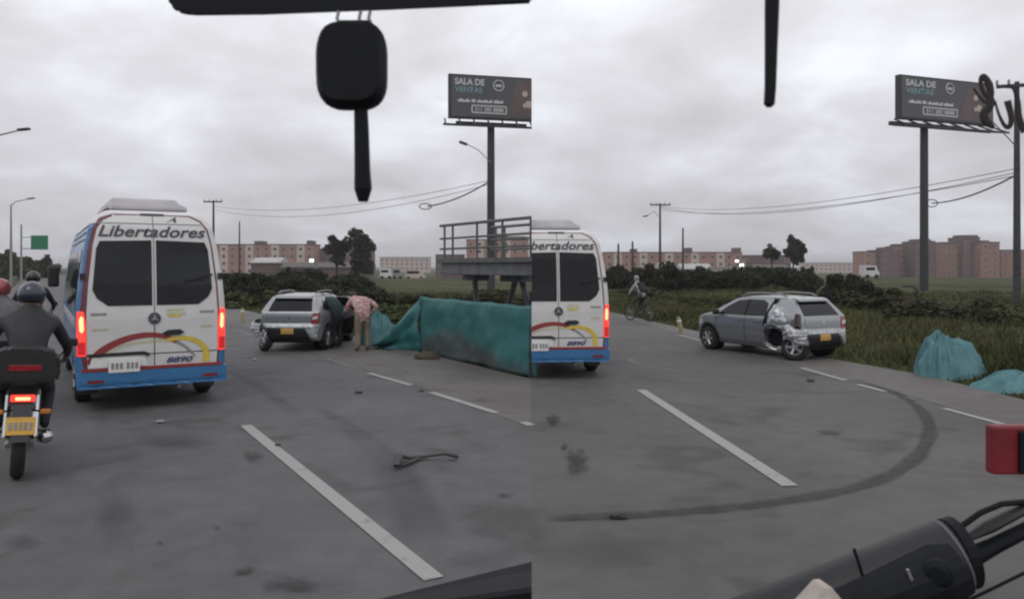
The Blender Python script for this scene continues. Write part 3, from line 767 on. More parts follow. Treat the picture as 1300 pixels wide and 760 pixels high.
g = G(487, 440); cloth_heap('cloth_heap', 'pale teal cloth heap behind the person in pink shirt', g.x-.18, g.y+.5, .50, .35, .85, M['tarplight'], 12, (-.05, 0))
g = G(508, 441); cloth_heap('cloth_heap', 'low pale fold of cloth at the foot of slumped fence', g.x-.1, g.y+.05, .62, .22, .22, M['tarplight'], 15)
bm = bmesh.new(); bmesh.ops.create_icosphere(bm, subdivisions=3, radius=1)
for v in bm.verts: v.co = Vector((v.co.x*.28, v.co.y*.18, max(-.1, v.co.z)*.15))*(1+.3*noise.noise(v.co*2.2))
g = G(541, 456); o = bo('dirt_mound', bm, M['soil'], None, True); o.location = (g.x, g.y+.1, .02); tag(o, 'small dark mound of dirt at the foot of green cloth', 'dirt mound')

# ------------------------------------------------------------------ minibus
def wheel(parent, name, c, r, w, rimm, side=-1, M3=None, spokes=5, n=28):
    """tyre part with a rim under it; outer face towards side (-1 left, 1 right)"""
    t = bo(name, lathe(bmesh.new(), [(r*.62, -w/2), (r*.9, -w/2), (r, -w*.33), (r, w*.33), (r*.9, w/2), (r*.62, w/2)], n, 'x', c, M3), M['rubber'], parent, True)
    b = bmesh.new(); Mx = M3 or Matrix.Identity(3); s = side
    lathe(b, [(r*.63, s*w*.18), (r*.66, s*w*.49), (r*.60, s*w*.51), (r*.56, s*w*.30), (r*.12, s*w*.28)], n, 'x', c, M3)
    for k in range(spokes):
        a = 2*math.pi*k/spokes
        d = Vector((0, math.cos(a), math.sin(a)))
        tube(b, [Vector(c)+Mx @ (d*r*.05+Vector((s*w*.40, 0, 0))), Vector(c)+Mx @ (d*r*.6+Vector((s*w*.46, 0, 0)))], [r*.14, r*.11], 6)
    lathe(b, [(r*.16, s*w*.3), (r*.15, s*w*.52), (r*.05, s*w*.54)], 12, 'x', c, M3)
    bo('rim', b, rimm, t)
    return t
def make_bus():
    t = thing('minibus', '', 'minibus')
    prof = [(0.02, .36), (0, .62), (0, 1.3), (.03, 1.75), (.10, 2.3), (.17, 2.62), (.30, 2.82), (.5, 2.88), (4.9, 2.88), (5.5, 2.7), (6.25, 1.65), (6.95, 1.25), (7.1, .85), (7.05, .38)]
    half = [(.90, .30), (.985, .45), (1.0, .9), (1.0, 1.4), (.965, 1.8), (.90, 2.3), (.84, 2.6), (.77, 2.75), (.62, 2.86), (.4, 2.9)]
    rear = [(-x, z) for x, z in half][::-1]; rear = [(x, z) for x, z in half]+rear
    plan = [(-.94, 0), (.94, 0), (.985, .05), (1.01, .14), (1.01, 6.0), (.9, 6.7), (.6, 7.06), (0, 7.12), (-.6, 7.06), (-.9, 6.7), (-1.01, 6.0), (-1.01, .14), (-.985, .05)]
    arches = [lathe(bmesh.new(), [(.42, -.4), (.42, .4)], 32, 'x', (sx*.95, y, .36)) for sx in (-1, 1) for y in (1.25, 5.55)]
    me = solid(extrude_poly(prof, -1.2, 1.2, 'x'), [extrude_poly(rear, -.5, 8, 'y'), extrude_poly(plan, -.2, 3.4, 'z')], arches, .035, 5)
    b = bvh_of(me)
    bd = link('body', me, [M['busblue'], M['white']], t)
    for p in me.polygons:
        c = p.center
        if c.z > 2.66 or (c.x > .6 and c.y < .34 and c.z > .82): p.material_index = 1
    ring = [(.90, .62), (.945, .8), (.95, 1.4), (.915, 1.8), (.845, 2.35), (.79, 2.6), (.70, 2.745), (.52, 2.815)]
    rr = [(.875, .62), (.892, .8), (.897, 1.4), (.872, 1.8), (.81, 2.35), (.76, 2.6), (.67, 2.735), (.52, 2.812)]
    panel('rear_frame', b, rr+[(-x, z) for x, z in ring][::-1], 'rear', .006, M['busred'], t)
    dr = [(.85, .615), (.865, .8), (.87, 1.4), (.845, 1.8), (.785, 2.35), (.735, 2.58), (.65, 2.71), (.50, 2.79)]
    for s in (-1, 1):
        d = panel('rear_door', b, [(s*x, z) for x, z in dr]+[(s*.006, 2.80), (s*.006, .615)], 'rear', .016, M['white'], t, thick=.02)
        wv = [(.03, 1.49), (.60, 1.49), (.74, 1.60), (.795, 1.72), (.745, 2.30), (.70, 2.41), (.03, 2.43)]
        panel('rear_window', b, [(s*x, z) for x, z in wv], 'rear', .024, M['glass'], t)
        # lamp clusters
        lp = [(.875, .80), (.985, .80), (.99, 1.1), (.985, 1.42), (.905, 1.42), (.875, 1.25)]
        tl = panel('brake_light', b, [(s*x, z) for x, z in lp], 'rear', .026, M['brake'], t, .06, .05)
        panel('lamp_core', b, [(s*x, z) for x, z in [(.90, 1.16), (.925, 1.12), (.955, 1.15), (.962, 1.30), (.94, 1.36), (.91, 1.34)]], 'rear', .034, M['brakecore'], tl, .06)
        panel('lower_lens', b, [(s*x, z) for x, z in [(.885, .82), (.975, .82), (.978, 1.0), (.885, 1.0)]], 'rear', .033, M['dimred'], tl, .06)
        panel('hinge', b, [(s*x, z) for x, z in [(.88, 1.86), (.95, 1.86), (.95, 1.95), (.88, 1.95)]], 'rear', .04, M['black'], t, thick=.04)
        panel('reflector', b, [(s*x, z) for x, z in [(.66, .42), (.86, .42), (.86, .46), (.66, .46)]], 'rear', .075, M['redlens'], t)
        # side glass
        for (y0, y1) in ((.35, 1.55), (1.62, 2.85), (2.92, 4.1), (4.17, 5.2)):
            panel('side_window', b, [(y0, 1.42), (y1, 1.42), (y1, 2.28), (y0+.05, 2.28)], 'left' if s < 0 else 'right', .008, M['glass'], t, .2)
        for zz in (2.42, 2.52, 2.62):
            panel('side_stripe', b, [(.3, zz), (4.6, zz), (4.6, zz+.025), (.3, zz+.025)], 'left' if s < 0 else 'right', .008, M['textgrey'], t, .4)
        panel('side_stripe', b, [(.25, 1.18), (5.3, 1.18), (5.3, 1.30), (.25, 1.30)], 'left' if s < 0 else 'right', .008, M['white'], t, .4)
        bo('door_mirror', bx((s*1.18, 5.75, 1.85), (.2, .16, .42), bev=.05), M['black'], t)
    # bumper
    panel('bumper', b, [(-.985, .335), (.985, .335), (.995, .42), (.99, .57), (-.99, .57), (-.995, .42)], 'rear', .07, M['busblue'], t, .1, .14)
    panel('bumper_strip', b, [(-.93, .575), (.93, .575), (.93, .618), (-.93, .618)], 'rear', .05, M['redstripe'], t, .1, .06)
    panel('door_gap', b, [(-.86, .785), (.86, .785), (.86, .80), (-.86, .80)], 'rear', .019, M['black'], t)
    panel('door_gap', b, [(-.006, .62), (.006, .62), (.006, 1.47), (-.006, 1.47)], 'rear', .0195, M['black'], t)
    panel('roof_line', b, [(-.74, 2.665), (.70, 2.665), (.70, 2.68), (-.74, 2.68)], 'rear', .021, M['plateink'], t)
    panel('top_brake_light', b, [(-.16, 2.80), (.16, 2.80), (.16, 2.83), (-.16, 2.83)], 'rear', .03, M['black'], t)
    # handle, emblem, stickers
    panel('door_handle', b, [(.10, 1.08), (.16, 1.045), (.34, 1.05), (.40, 1.09), (.34, 1.13), (.18, 1.125)], 'rear', .045, M['black'], t, .06, .03)
    n = 20; c = (.0, 1.30); r0 = .085
    em = panel('emblem', b, [(c[0]+r0*math.cos(2*math.pi*k/n), c[1]+r0*math.sin(2*math.pi*k/n)) for k in range(n)], 'rear', .03, M['textgrey'], t, .05)
    for k in range(3):
        a = R(90+120*k); q = (math.cos(a), math.sin(a)); p_ = (-q[1], q[0])
        panel('emblem_ray', b, [(c[0]+p_[0]*.016, c[1]+p_[1]*.016), (c[0]-p_[0]*.016, c[1]-p_[1]*.016), (c[0]+q[0]*.075, c[1]+q[1]*.075)], 'rear', .034, M['galv'], em)
    for z, x0, x1, m in ((1.40, .16, .40, 'olive'), (1.345, .16, .42, 'olive'), (1.315, .18, .36, 'yellow'), (1.36, .62, .82, 'plateink'), (1.15, .63, .80, 'olive'), (1.36, -.82, -.62, 'plateink'), (1.15, -.80, -.60, 'olive')):
        panel('sticker', b, [(x0, z), (x1, z), (x1, z+.035), (x0, z+.035)], 'rear', .021, M[m], t)
    def arc(name, pts, w, m, off):
        q = [tuple(p) for p in spline(pts, 5)]; n_ = len(q)
        ww = [w[0]+(w[1]-w[0])*i/(n_-1) for i in range(n_)]
        panel(name, b, stroke(q, ww), 'rear', off, m, t, .15, .004)
    arc('stripe', [(-.84, .68), (-.68, .86), (-.42, 1.0), (-.15, 1.06), (.1, 1.04), (.3, .95)], (.11, .06), M['redstripe'], .0215)
    arc('stripe', [(.3, .95), (.45, .84), (.55, .72)], (.05, .025), M['plateink'], .0215)
    arc('stripe', [(.16, .98), (.4, 1.0), (.6, .93), (.70, .80), (.70, .64)], (.05, .10), M['yellow'], .0235)
    arc('stripe', [(-.60, .82), (-.40, .93), (-.1, .97), (.16, .98)], (.03, .05), M['olive'], .0195)
    # plate and its surround
    panel('plate_bracket', b, [(-.84, .63), (-.10, .63), (-.12, .76), (-.80, .775)], 'rear', .03, M['platewhite'], t, .1, .02)
    pl = panel('licence_plate', b, [(-.60, .555), (-.20, .555), (-.20, .74), (-.60, .74)], 'rear', .085, M['platewhite'], t, .1, .05)
    for k in range(6):
        x = -.565+k*.055+(.03 if k > 2 else 0)
        panel('plate_mark', b, [(x, .60), (x+.038, .60), (x+.038, .69), (x, .69)], 'rear', .0865, M['plateink'], pl, .1, .001)
    panel('plate_bar', b, [(-.86, .79), (-.14, .79), (-.08, .76), (-.06, .80), (-.14, .835), (-.86, .825)], 'rear', .05, M['black'], t, .1, .04)
    text_on('lettering', b, 'Libertadores', -.72, 2.475, 1.44, .165, 'rear', .026, M['textgrey'], t, shear=.3, bold=.018)
    text_on('fleet_number', b, '8890', .16, .645, .36, .085, 'rear', .027, M['textblue'], t, shear=.3, bold=.03)
    panel('logo', b, [(.19, 2.70), (.32, 2.79), (.32, 2.70), (.29, 2.70), (.28, 2.74)], 'rear', .022, M['textgrey'], t)
    # wipers
    for pts in ([(.80, 1.93), (.66, 1.90), (.42, 1.84)], [(.70, 1.875), (.50, 1.84)]):
        bo('wiper', tb([hit(b, x, z, 'rear', .05) for x, z in pts], .016, 6), M['black'], t)
    # roof unit
    pod = extrude_poly([(.6, 2.86), (.85, 3.02), (1.25, 3.12), (2.7, 3.13), (3.3, 3.02), (3.5, 2.86)], -.60, .60, 'x')
    for v in pod.verts:
        if v.co.z > 2.9: v.co.x *= .86
    bmesh.ops.bevel(pod, geom=pod.edges[:], offset=.07, segments=3, affect='EDGES')
    bo('roof_air_conditioner', pod, M['podgrey'], t, True)
    for s in (-1, 1):
        for y in (1.25, 5.55): wheel(t, 'wheel', (s*.86, y, .345), .345, .22, M['galv'], s)
        bo('mud_flap', bx((s*.82, .78, .34), (.28, .02, .36)), M['black'], t)
    bo('exhaust', tb([(.35, 1.2, .30), (.35, .1, .28)], .035, 8), M['galv'], t)
    bo('chassis', bx((0, 3.3, .42), (1.5, 6.2, .16)), M['black'], t)
    return t
bus = make_bus()
bc = G(197, 545)   # placeholder, set from the measured rear face below
aL = math.atan(.602)
ZL = 10.9; XL = (96-650)/F*ZL
bus.location = (XL+1.0*math.cos(aL), ZL+1.0*math.sin(aL), 0); bus.rotation_euler = (0, 0, aL)
tag(bus, 'whole white and blue minibus with lit brake lights beside the motorcyclists', 'minibus', 'white and blue minibuses')
bus2 = copy_tree(bus); aR = R(5)
bus2.scale = (.95,)*3; bus2.location = (P(709, 390, 14.3).x, 14.3, 0); bus2.rotation_euler = (0, 0, aR)
tag(bus2, 'white and blue minibus tail ending at the green cloth fence', 'minibus', 'white and blue minibuses')
for o in [c for ch in list(bus2.children) for c in list(ch.children)]: cut(o, 'right', aR, bus2.location, .95)
for o in list(bus2.children): cut(o, 'right', aR, bus2.location, .95)

# ------------------------------------------------------------------ silver hatchback with the torn rear quarter
def crumple(name, fn, nu, nv, m, parent, thick=.012):
    v = [fn(i/nu, j/nv) for i in range(nu+1) for j in range(nv+1)]
    f = [(i*(nv+1)+j, (i+1)*(nv+1)+j, (i+1)*(nv+1)+j+1, i*(nv+1)+j+1) for i in range(nu) for j in range(nv)]
    o = mk(name, v, f, m, parent, False)
    md = o.modifiers.new('s', 'SOLIDIFY'); md.thickness = thick; md.offset = 0
    return o
def make_car():
    t = thing('silver_hatchback', '', 'car')
    prof = [(.10, .30), (.02, .42), (0, .58), (.03, .70), (.07, .78), (.085, .95), (.115, 1.06), (.25, 1.22), (.42, 1.40), (.46, 1.47), (.62, 1.505), (1.0, 1.535), (1.55, 1.55), (2.05, 1.52), (2.42, 1.44),
            (2.85, 1.22), (3.18, 1.05), (3.45, .99), (3.75, .91), (3.95, .79), (4.05, .64), (4.06, .42), (3.98, .26), (3.7, .22), (.6, .22)]
    half = [(.74, .2), (.82, .34), (.86, .55), (.868, .75), (.855, .95), (.825, 1.04), (.75, 1.2), (.665, 1.38), (.60, 1.47), (.50, 1.53), (.3, 1.56)]
    fr = half+[(-x, z) for x, z in half][::-1]
    ph = [(.45, -.005), (.66, .02), (.78, .09), (.84, .25), (.868, .6), (.87, 3.2), (.84, 3.55), (.74, 3.82), (.55, 3.98), (.25, 4.06)]
    plan = ph+[(-x, y) for x, y in ph][::-1]
    cuts = [lathe(bmesh.new(), [(.375, -.22), (.375, .3)], 32, 'x', (sx*.8, y, .33)) for sx, y in ((-1, 3.31), (1, 3.31), (1, .72))]
    c4 = lathe(bmesh.new(), [(.375, -.3), (.375, .32)], 32, 'x', (.8, .72, .33))
    torn = extrude_poly([(1.22, .28), (1.24, .62), (1.12, .83), (.95, .78), (.62, .84), (.30, .80), (.10, .62), (-.1, .5), (-.1, .2), (1.2, .1)], -1.1, -.55, 'x')
    slit = extrude_poly([(1.24, .62), (1.26, .95), (1.02, 1.44), (.97, 1.44), (1.14, .95), (1.08, .75)], -1.1, -.50, 'x')
    me = solid(extrude_poly(prof, -1, 1, 'x'), [extrude_poly(fr, -.5, 5, 'y'), extrude_poly(plan, 0, 2, 'z')], cuts+[torn], .024, 5)
    b = bvh_of(me); link('body', me, M['silver'], t)
    # dark lining seen through the torn side and in the arches
    bo('inner_lining', bx((-.57, .72, .62), (.10, 1.05, .72), bev=.03), M['cabblack'], t)
    for sx, y in ((-1, 3.31), (1, 3.31), (1, .72)):
        bo('arch_liner', lathe(bmesh.new(), [(.36, -.06), (.36, .06)], 24, 'x', (sx*.60, y, .34)), M['cabblack'], t)
        n = 22; ap = [(y+.41*math.cos(a), .33+.41*math.sin(a)) for a in [math.pi*(k/n)*1.1-.05*math.pi for k in range(n+1)]]
        panel('arch_trim', b, stroke(ap, .045), 'left' if sx < 0 else 'right', .012, M['black'], t, .1, .02)
    # glass
    panel('rear_window', b, [(-.60, 1.09), (.60, 1.09), (.55, 1.30), (.51, 1.41), (-.51, 1.41), (-.55, 1.30)], 'rear', .006, M['glass'], t, .08)
    for s in (-1, 1):
        side = 'left' if s < 0 else 'right'
        panel('pillar_trim', b, [(1.865, 1.025), (1.945, 1.025), (1.945, 1.438), (1.865, 1.438)], side, .0055, M['cabblack'], t, .08)
        fw = panel('side_window', b, [(1.94, 1.02), (2.93, 1.02), (2.62, 1.24), (2.28, 1.405), (1.94, 1.44)], side, .006, M['glass'], t, .08)
        rw = panel('side_window', b, [(1.17, 1.04), (1.87, 1.02), (1.87, 1.44), (1.42, 1.44), (1.22, 1.36)], side, .006, M['glass'], t, .08)
        if s > 0: panel('quarter_window', b, [(.55, 1.12), (1.08, 1.06), (1.08, 1.34), (.80, 1.37)], side, .006, M['glass'], t, .08)
        for pts in ([(1.90, 1.02), (1.90, .34)], [(2.98, 1.0), (3.0, .62), (2.86, .34)], [(1.90, .34), (2.86, .34)], [(1.22, .95), (1.20, .66), (1.30, .34), (1.90, .34)]):
            panel('door_seam', b, stroke(pts, .014), side, .003, M['black'], t, .12, .003)
        for y in (2.02, 1.34): panel('door_handle', b, [(y-.02, .885), (y+.17, .885), (y+.17, .925), (y-.02, .925)], side, .03, M['silver'], t, .1, .03)
        panel('sill', b, [(1.15, .27), (2.9, .27), (2.9, .335), (1.15, .335)], side, .02, M['silver'], t, .2, .03)
        bo('door_mirror', bx((s*.955, 2.88, 1.07), (.17, .13, .14), bev=.04), M['black'], t)
        # roof rail
        bo('roof_rail', tb([(s*.53, .75, 1.545), (s*.54, .95, 1.60), (s*.555, 1.6, 1.615), (s*.55, 2.1, 1.585), (s*.54, 2.3, 1.50)], .022, 7), M['galv'] if s > 0 else M['galv'], t)
        panel('headlight', b, [(3.55, .70), (3.93, .66), (3.86, .80), (3.58, .86)], side, .01, M['clearlens'], t, .1)
    # tail
    panel('tail_light', b, [(.60, .74), (.80, .78), (.81, 1.04), (.66, 1.06), (.62, .95)], 'rear', .012, M['redlens'], t, .06, .05)
    panel('tail_light_insert', b, [(.63, .86), (.77, .90), (.77, .97), (.64, .95)], 'rear', .02, M['clearlens'], t, .06, .02)
    panel('hatch_seam', b, stroke([(-.62, 1.04), (-.60, .80), (.60, .80), (.62, 1.04)], .012), 'rear', .003, M['black'], t, .1, .003)
    panel('bumper_band', b, [(-.60, .655), (.80, .655), (.81, .745), (-.60, .745)], 'rear', .03, M['silverdirty'], t, .1, .04)
    panel('bumper_valance', b, [(-.66, .30), (.60, .30), (.52, .50), (.44, .64), (-.70, .64)], 'rear', .012, M['black'], t, .1, .03)
    panel('bumper_corner', b, [(.47, .62), (.58, .44), (.66, .36), (.75, .40), (.80, .64)], 'rear', .035, M['silverdirty'], t, .1, .04)
    panel('badge', b, [(0, .96), (.045, .92), (0, .88), (-.045, .92)], 'rear', .012, M['chrome'], t)
    pl = panel('licence_plate', b, [(-.20, .49), (.14, .49), (.14, .64), (-.20, .64)], 'rear', .028, M['plateyellow'], t, .1, .02)
    for k in range(6):
        x = -.165+k*.048+(.015 if k > 2 else 0); panel('plate_mark', b, [(x, .53), (x+.03, .53), (x+.03, .60), (x, .60)], 'rear', .030, M['plateink'], pl, .1, .001)
    bo('spoiler', extrude_poly([(.36, 1.435), (.42, 1.49), (.60, 1.515), (.62, 1.47)], -.52, .52, 'x'), M['silver'], t)
    bo('antenna', tb([(0, 2.1, 1.52), (0, 1.85, 1.75)], .008, 5), M['black'], t)
    # torn metal at the left rear quarter
    def quarter(u, w):
        y = 1.06-.06*w-u*(.78-.25*w); z = .80+w*.58-.10*u*w
        x = -.80+.20*w*w-.17*math.sin(w*2.2+.3)*(1-u*.55)*(1-.5*w)+.05*noise.noise(Vector((u*5, w*5, 2)))
        return (x, y+.03*noise.noise(Vector((u*6, w*4, 5))), z)
    panel('torn_gap', b, [(1.02, .80), (1.25, .80), (1.20, 1.05), (1.09, 1.40), (.98, 1.49), (.90, 1.48), (.99, 1.3), (1.04, 1.05)], 'left', .012, M['cabblack'], t, .08, .02)
    crumple('quarter_panel', quarter, 12, 12, M['silverdirty'], t)
    def flap(u, w):
        y = .52-u*.62; z = .47+w*.36+.06*math.sin(u*5)
        x = -.90-.16*math.sin(u*2.6)*(.4+.6*math.sin(w*3))+.07*noise.noise(Vector((u*6, w*6, 8)))
        if u > .75: x += (u-.75)*.9
        return (x, y, z)
    crumple('bumper_corner', flap, 12, 10, M['silverdirty'], t)
    def rag(u, w):
        return (-.82-.1*math.sin(u*6)+.06*noise.noise(Vector((u*7, w*5, 1))), 1.2-u*.75, .26+w*.09+.05*math.sin(u*9))
    crumple('torn_sill', rag, 12, 3, M['silverdirty'], t)
    def rag2(u, w):
        return (-.83-.12*w+.05*noise.noise(Vector((u*7, w*5, 6))), 1.12-u*.62, .70+w*.12+.06*math.sin(u*4))
    crumple('torn_edge', rag2, 10, 4, M['silverdirty'], t)
    tl = bo('hanging_tail_light', bx((-.84, .11, .97), (.14, .10, .36), Matrix.Rotation(R(18), 3, 'Y') @ Matrix.Rotation(R(-16), 3, 'X'), .03), M['black'], t)
    bo('lens', bx((-.87, .055, .97), (.08, .04, .28), Matrix.Rotation(R(18), 3, 'Y') @ Matrix.Rotation(R(-16), 3, 'X'), .01), M['darklens'], tl)
    bo('torn_pillar', tb([(-.66, .98, 1.50), (-.74, 1.06, 1.25), (-.80, 1.18, .95), (-.84, 1.20, .70)], [.03, .02, .02, .012], 6), M['black'], t)
    # wheels, the left rear one broken off its hub and leaning
    for s, y in ((-1, 3.31), (1, 3.31), (1, .72)): wheel(t, 'wheel', (s*.77, y, .315), .315, .20, M['alloy'], s, spokes=6)
    Mt = Matrix.Rotation(R(38), 3, 'Z') @ Matrix.Rotation(R(22), 3, 'Y')
    wheel(t, 'broken_wheel', (-.70, .34, .295), .315, .19, M['alloy'], -1, Mt, spokes=5)
    bo('underbody', bx((0, 2.0, .30), (1.2, 3.4, .14)), M['black'], t)
    bo('axle', tb([(-.6, .60, .30), (.7, .72, .30)], .05, 8), M['black'], t)
    return t
car = make_car()
# placed so that both left wheels stand where the photograph has them
fw, rw = G(905, 448), G(1038, 461)
hd = (fw-rw); aC = math.atan2(-hd.x, hd.y)
def place(o, wp, wl, a):
    """put the local point wl of o on the world point wp, heading a"""
    q = Matrix.Rotation(a, 3, 'Z') @ Vector(wl); o.location = (wp.x-q.x, wp.y-q.y, 0); o.rotation_euler = (0, 0, a)
car.scale = (.89,)*3; aC = R(27); car.location = (6.87, 17.23, 0); car.rotation_euler = (0, 0, aC)
tag(car, 'silver hatchback seen from its torn left side with peeled rear quarter', 'car', 'crashed silver hatchbacks')
car2 = copy_tree(car); aD = R(3)
aD = R(-3); car2.location = (-5.34, 18.81, 0); car2.rotation_euler = (0, 0, aD)
for ch in list(car2.children):
    if ch.name.startswith('hanging_tail_light'):
        for q in list(ch.children): bpy.data.objects.remove(q)
        bpy.data.objects.remove(ch)
tag(car2, 'silver hatchback with open right door and two people beside it', 'car', 'crashed silver hatchbacks')
# its open right rear door
Mt = Matrix.Translation((.87, 1.86, 0)) @ Matrix.Rotation(R(62), 4, 'Z')
def door_pt(y, z, dx=0): return (Mt @ Vector((dx-.10*max(0, z-1.0), y, z)))
b = bmesh.new()
out = [(0, .34), (-.55, .32), (-.72, .62), (-.72, 1.0), (-.62, 1.36), (-.40, 1.45), (0, 1.45)]
A_ = [b.verts.new(door_pt(y, z, 0)) for y, z in out]; B_ = [b.verts.new(door_pt(y, z, -.07)) for y, z in out]
b.faces.new(A_); b.faces.new(B_[::-1])
for i in range(len(out)): b.faces.new((A_[i], B_[i], B_[(i+1) % len(out)], A_[(i+1) % len(out)]))
dr = bo('open_door', b, M['silver'], car2)
b = bmesh.new(); inn = [(-.03, .38), (-.52, .37), (-.68, .64), (-.68, 1.0), (-.03, 1.0)]
V_ = [b.verts.new(door_pt(y, z, -.085)) for y, z in inn]; b.faces.new(V_); bo('door_trim', b, M['cabblack'], dr)
b = bmesh.new(); inn = [(-.03, 1.03), (-.67, 1.03), (-.58, 1.33), (-.38, 1.41), (-.03, 1.41)]
V_ = [b.verts.new(door_pt(y, z, -.086)) for y, z in inn]; b.faces.new(V_); bo('door_window', b, M['glass'], dr)

# ------------------------------------------------------------------ people
M['skin'] = mat('skin', (.26, .14, .095), .6, var=.1, scale=20)
M['hair'] = mat('dark_hair', (.02, .014, .011), .6, var=.3, scale=60)
M['pink'] = mat('pink_print_shirt', (.30, .10, .10), .85, scale=13, col2=(.55, .44, .43), bump=.4, bscale=18)
M['tan'] = mat('tan_trousers', (.17, .13, .095), .9, scale=5, col2=(.26, .205, .15), bump=.4, bscale=14)
M['shoe'] = mat('grey_shoe', (.12, .11, .10), .7)
M['shoeblack'] = mat('black_shoe', (.015, .015, .016), .6)
M['darkteal'] = mat('dark_teal_jacket', (.012, .030, .034), .85, var=.3, scale=6, bump=.4, bscale=16)
M['darkcloth'] = mat('black_cloth', (.016, .016, .019), .85, var=.3, scale=6, bump=.4, bscale=16)
M['jacket'] = mat('charcoal_rain_jacket', (.013, .013, .016), .55, var=.3, scale=5, bump=.5, bscale=12)
M['greycloth'] = mat('light_grey_jersey', (.30, .30, .31), .85, var=.18, scale=6, bump=.3, bscale=16)
M['midgrey'] = mat('mid_grey_jacket', (.13, .13, .14), .85, var=.2, scale=6, bump=.3, bscale=16)
M['olivetr'] = mat('dark_olive_trousers', (.05, .048, .032), .9, var=.2, scale=6)
M['helmblue'] = mat('navy_helmet', (.018, .024, .045), .25, var=.15, coat=.5)
M['helmred'] = mat('dull_red_helmet', (.33, .07, .07), .3, var=.15, coat=.5)
M['visor'] = mat('visor', (.01, .01, .012), .1)
def person(name, label, J, mats, loc, rz, group=None, hair=True, helmet=None, scale=1.0, bulk=1.0):
    """J: joint positions, +Y is forward; one skinned surface, faces coloured by the limb they belong to"""
    t = thing(name, label, 'person', loc, rz, group); t.scale = (scale,)*3
    V, RD, E, seg = [], [], [], []
    idx = {}
    def vtx(k, p, r):
        idx[k] = len(V); V.append(Vector(p)); RD.append(r); return idx[k]
    rad = {'pelvis': (.155*bulk, .125*bulk), 'spine': (.145*bulk, .12*bulk), 'chest': (.175*bulk, .13*bulk), 'neck': (.058, .058), 'head': (.085, .095), 'headtop': (.068, .078)}
    for k in ('pelvis', 'spine', 'chest', 'neck', 'head', 'headtop'): vtx(k, J[k], rad[k])
    def edge(a, b, c): E.append((idx[a], idx[b])); seg.append((idx[a], idx[b], c))
    edge('pelvis', 'spine', 'top'); edge('spine', 'chest', 'top'); edge('chest', 'neck', 'top'); edge('neck', 'head', 'skin'); edge('head', 'headtop', 'skin')
    fwd = (J['face']-J['head']).normalized() if 'face' in J else Vector((0, 1, 0))
    vtx('nose', J['head']+fwd*.105, (.014, .014)); edge('head', 'nose', 'skin')
    sidev = fwd.cross((J['headtop']-J['head']).normalized()).normalized()
    for s, q in ((1, 'earR'), (-1, 'earL')): vtx(q, J['head']+sidev*s*.092, (.016, .02)); edge('head', q, 'skin')
    for s in 'LR':
        for k, r in (('sh', .078), ('el', .054), ('wr', .034), ('ha', .030), ('hip', .108), ('kn', .070), ('an', .046), ('toe', .042)): r *= bulk if k not in ('wr', 'ha', 'toe') else 1; vtx(k+s, J[k+s], (r, r))
        edge('chest', 'sh'+s, 'top'); edge('sh'+s, 'el'+s, 'top'); edge('el'+s, 'wr'+s, 'arm'); edge('wr'+s, 'ha'+s, 'skin')
        edge('pelvis', 'hip'+s, 'leg'); edge('hip'+s, 'kn'+s, 'leg'); edge('kn'+s, 'an'+s, 'leg'); edge('an'+s, 'toe'+s, 'shoe')
        h = Vector(J['ha'+s]); d = (h-Vector(J['wr'+s])).normalized(); w = d.orthogonal().normalized(); w2 = d.cross(w)
        for k, (sp, ln) in enumerate(((-.03, .065), (-.01, .078), (.01, .074), (.03, .058))):
            vtx(f'f{k}{s}', h+d*.035+w*sp, (.011, .011)); vtx(f'g{k}{s}', h+d*(.035+ln*.55)+w*sp*1.1+w2*.012, (.0095, .0095)); vtx(f'e{k}{s}', h+d*(.03+ln*.9)+w*sp*1.1+w2*.035, (.008, .008))
            edge('ha'+s, f'f{k}{s}', 'skin'); edge(f'f{k}{s}', f'g{k}{s}', 'skin'); edge(f'g{k}{s}', f'e{k}{s}', 'skin')
        vtx('t'+s, h-d*.01+w*.05, (.013, .013)); vtx('u'+s, h+d*.025+w*.066+w2*.015, (.010, .010)); edge('ha'+s, 't'+s, 'skin'); edge('t'+s, 'u'+s, 'skin')
    me = bpy.data.meshes.new('b'); me.from_pydata([tuple(v) for v in V], E, []); me.update()
    o = bpy.data.objects.new('b', me); COL.objects.link(o)
    md = o.modifiers.new('k', 'SKIN'); md.use_smooth_shade = True
    for i, sv in enumerate(me.skin_vertices[0].data): sv.radius = RD[i]; sv.use_root = (i == 0)
    o.modifiers.new('s', 'SUBSURF').levels = 1
    m2 = eval_mesh(o); bpy.data.objects.remove(o)
    m2.materials.clear(); names = ['top', 'arm', 'leg', 'shoe', 'skin']
    for k in names: m2.materials.append(mats.get(k, M['skin']))
    for p in m2.polygons:
        c = p.center; best = (1e9, 0)
        for a, b, k in seg:
            A, B = V[a], V[b]; ab = B-A; u = max(0, min(1, (c-A).dot(ab)/max(1e-9, ab.length_squared)))
            dd = (c-A-ab*u).length-(RD[a][0]*(1-u)+RD[b][0]*u)
            if dd < best[0]: best = (dd, names.index(k))
        p.material_index = best[1]
    m2.shade_smooth()
    bod = bpy.data.objects.new('body', m2); COL.objects.link(bod); bod.parent = t
    up = (J['headtop']-J['head']).normalized(); c = J['head']+up*.03
    Rm = Matrix((sidev, fwd, up)).transposed()
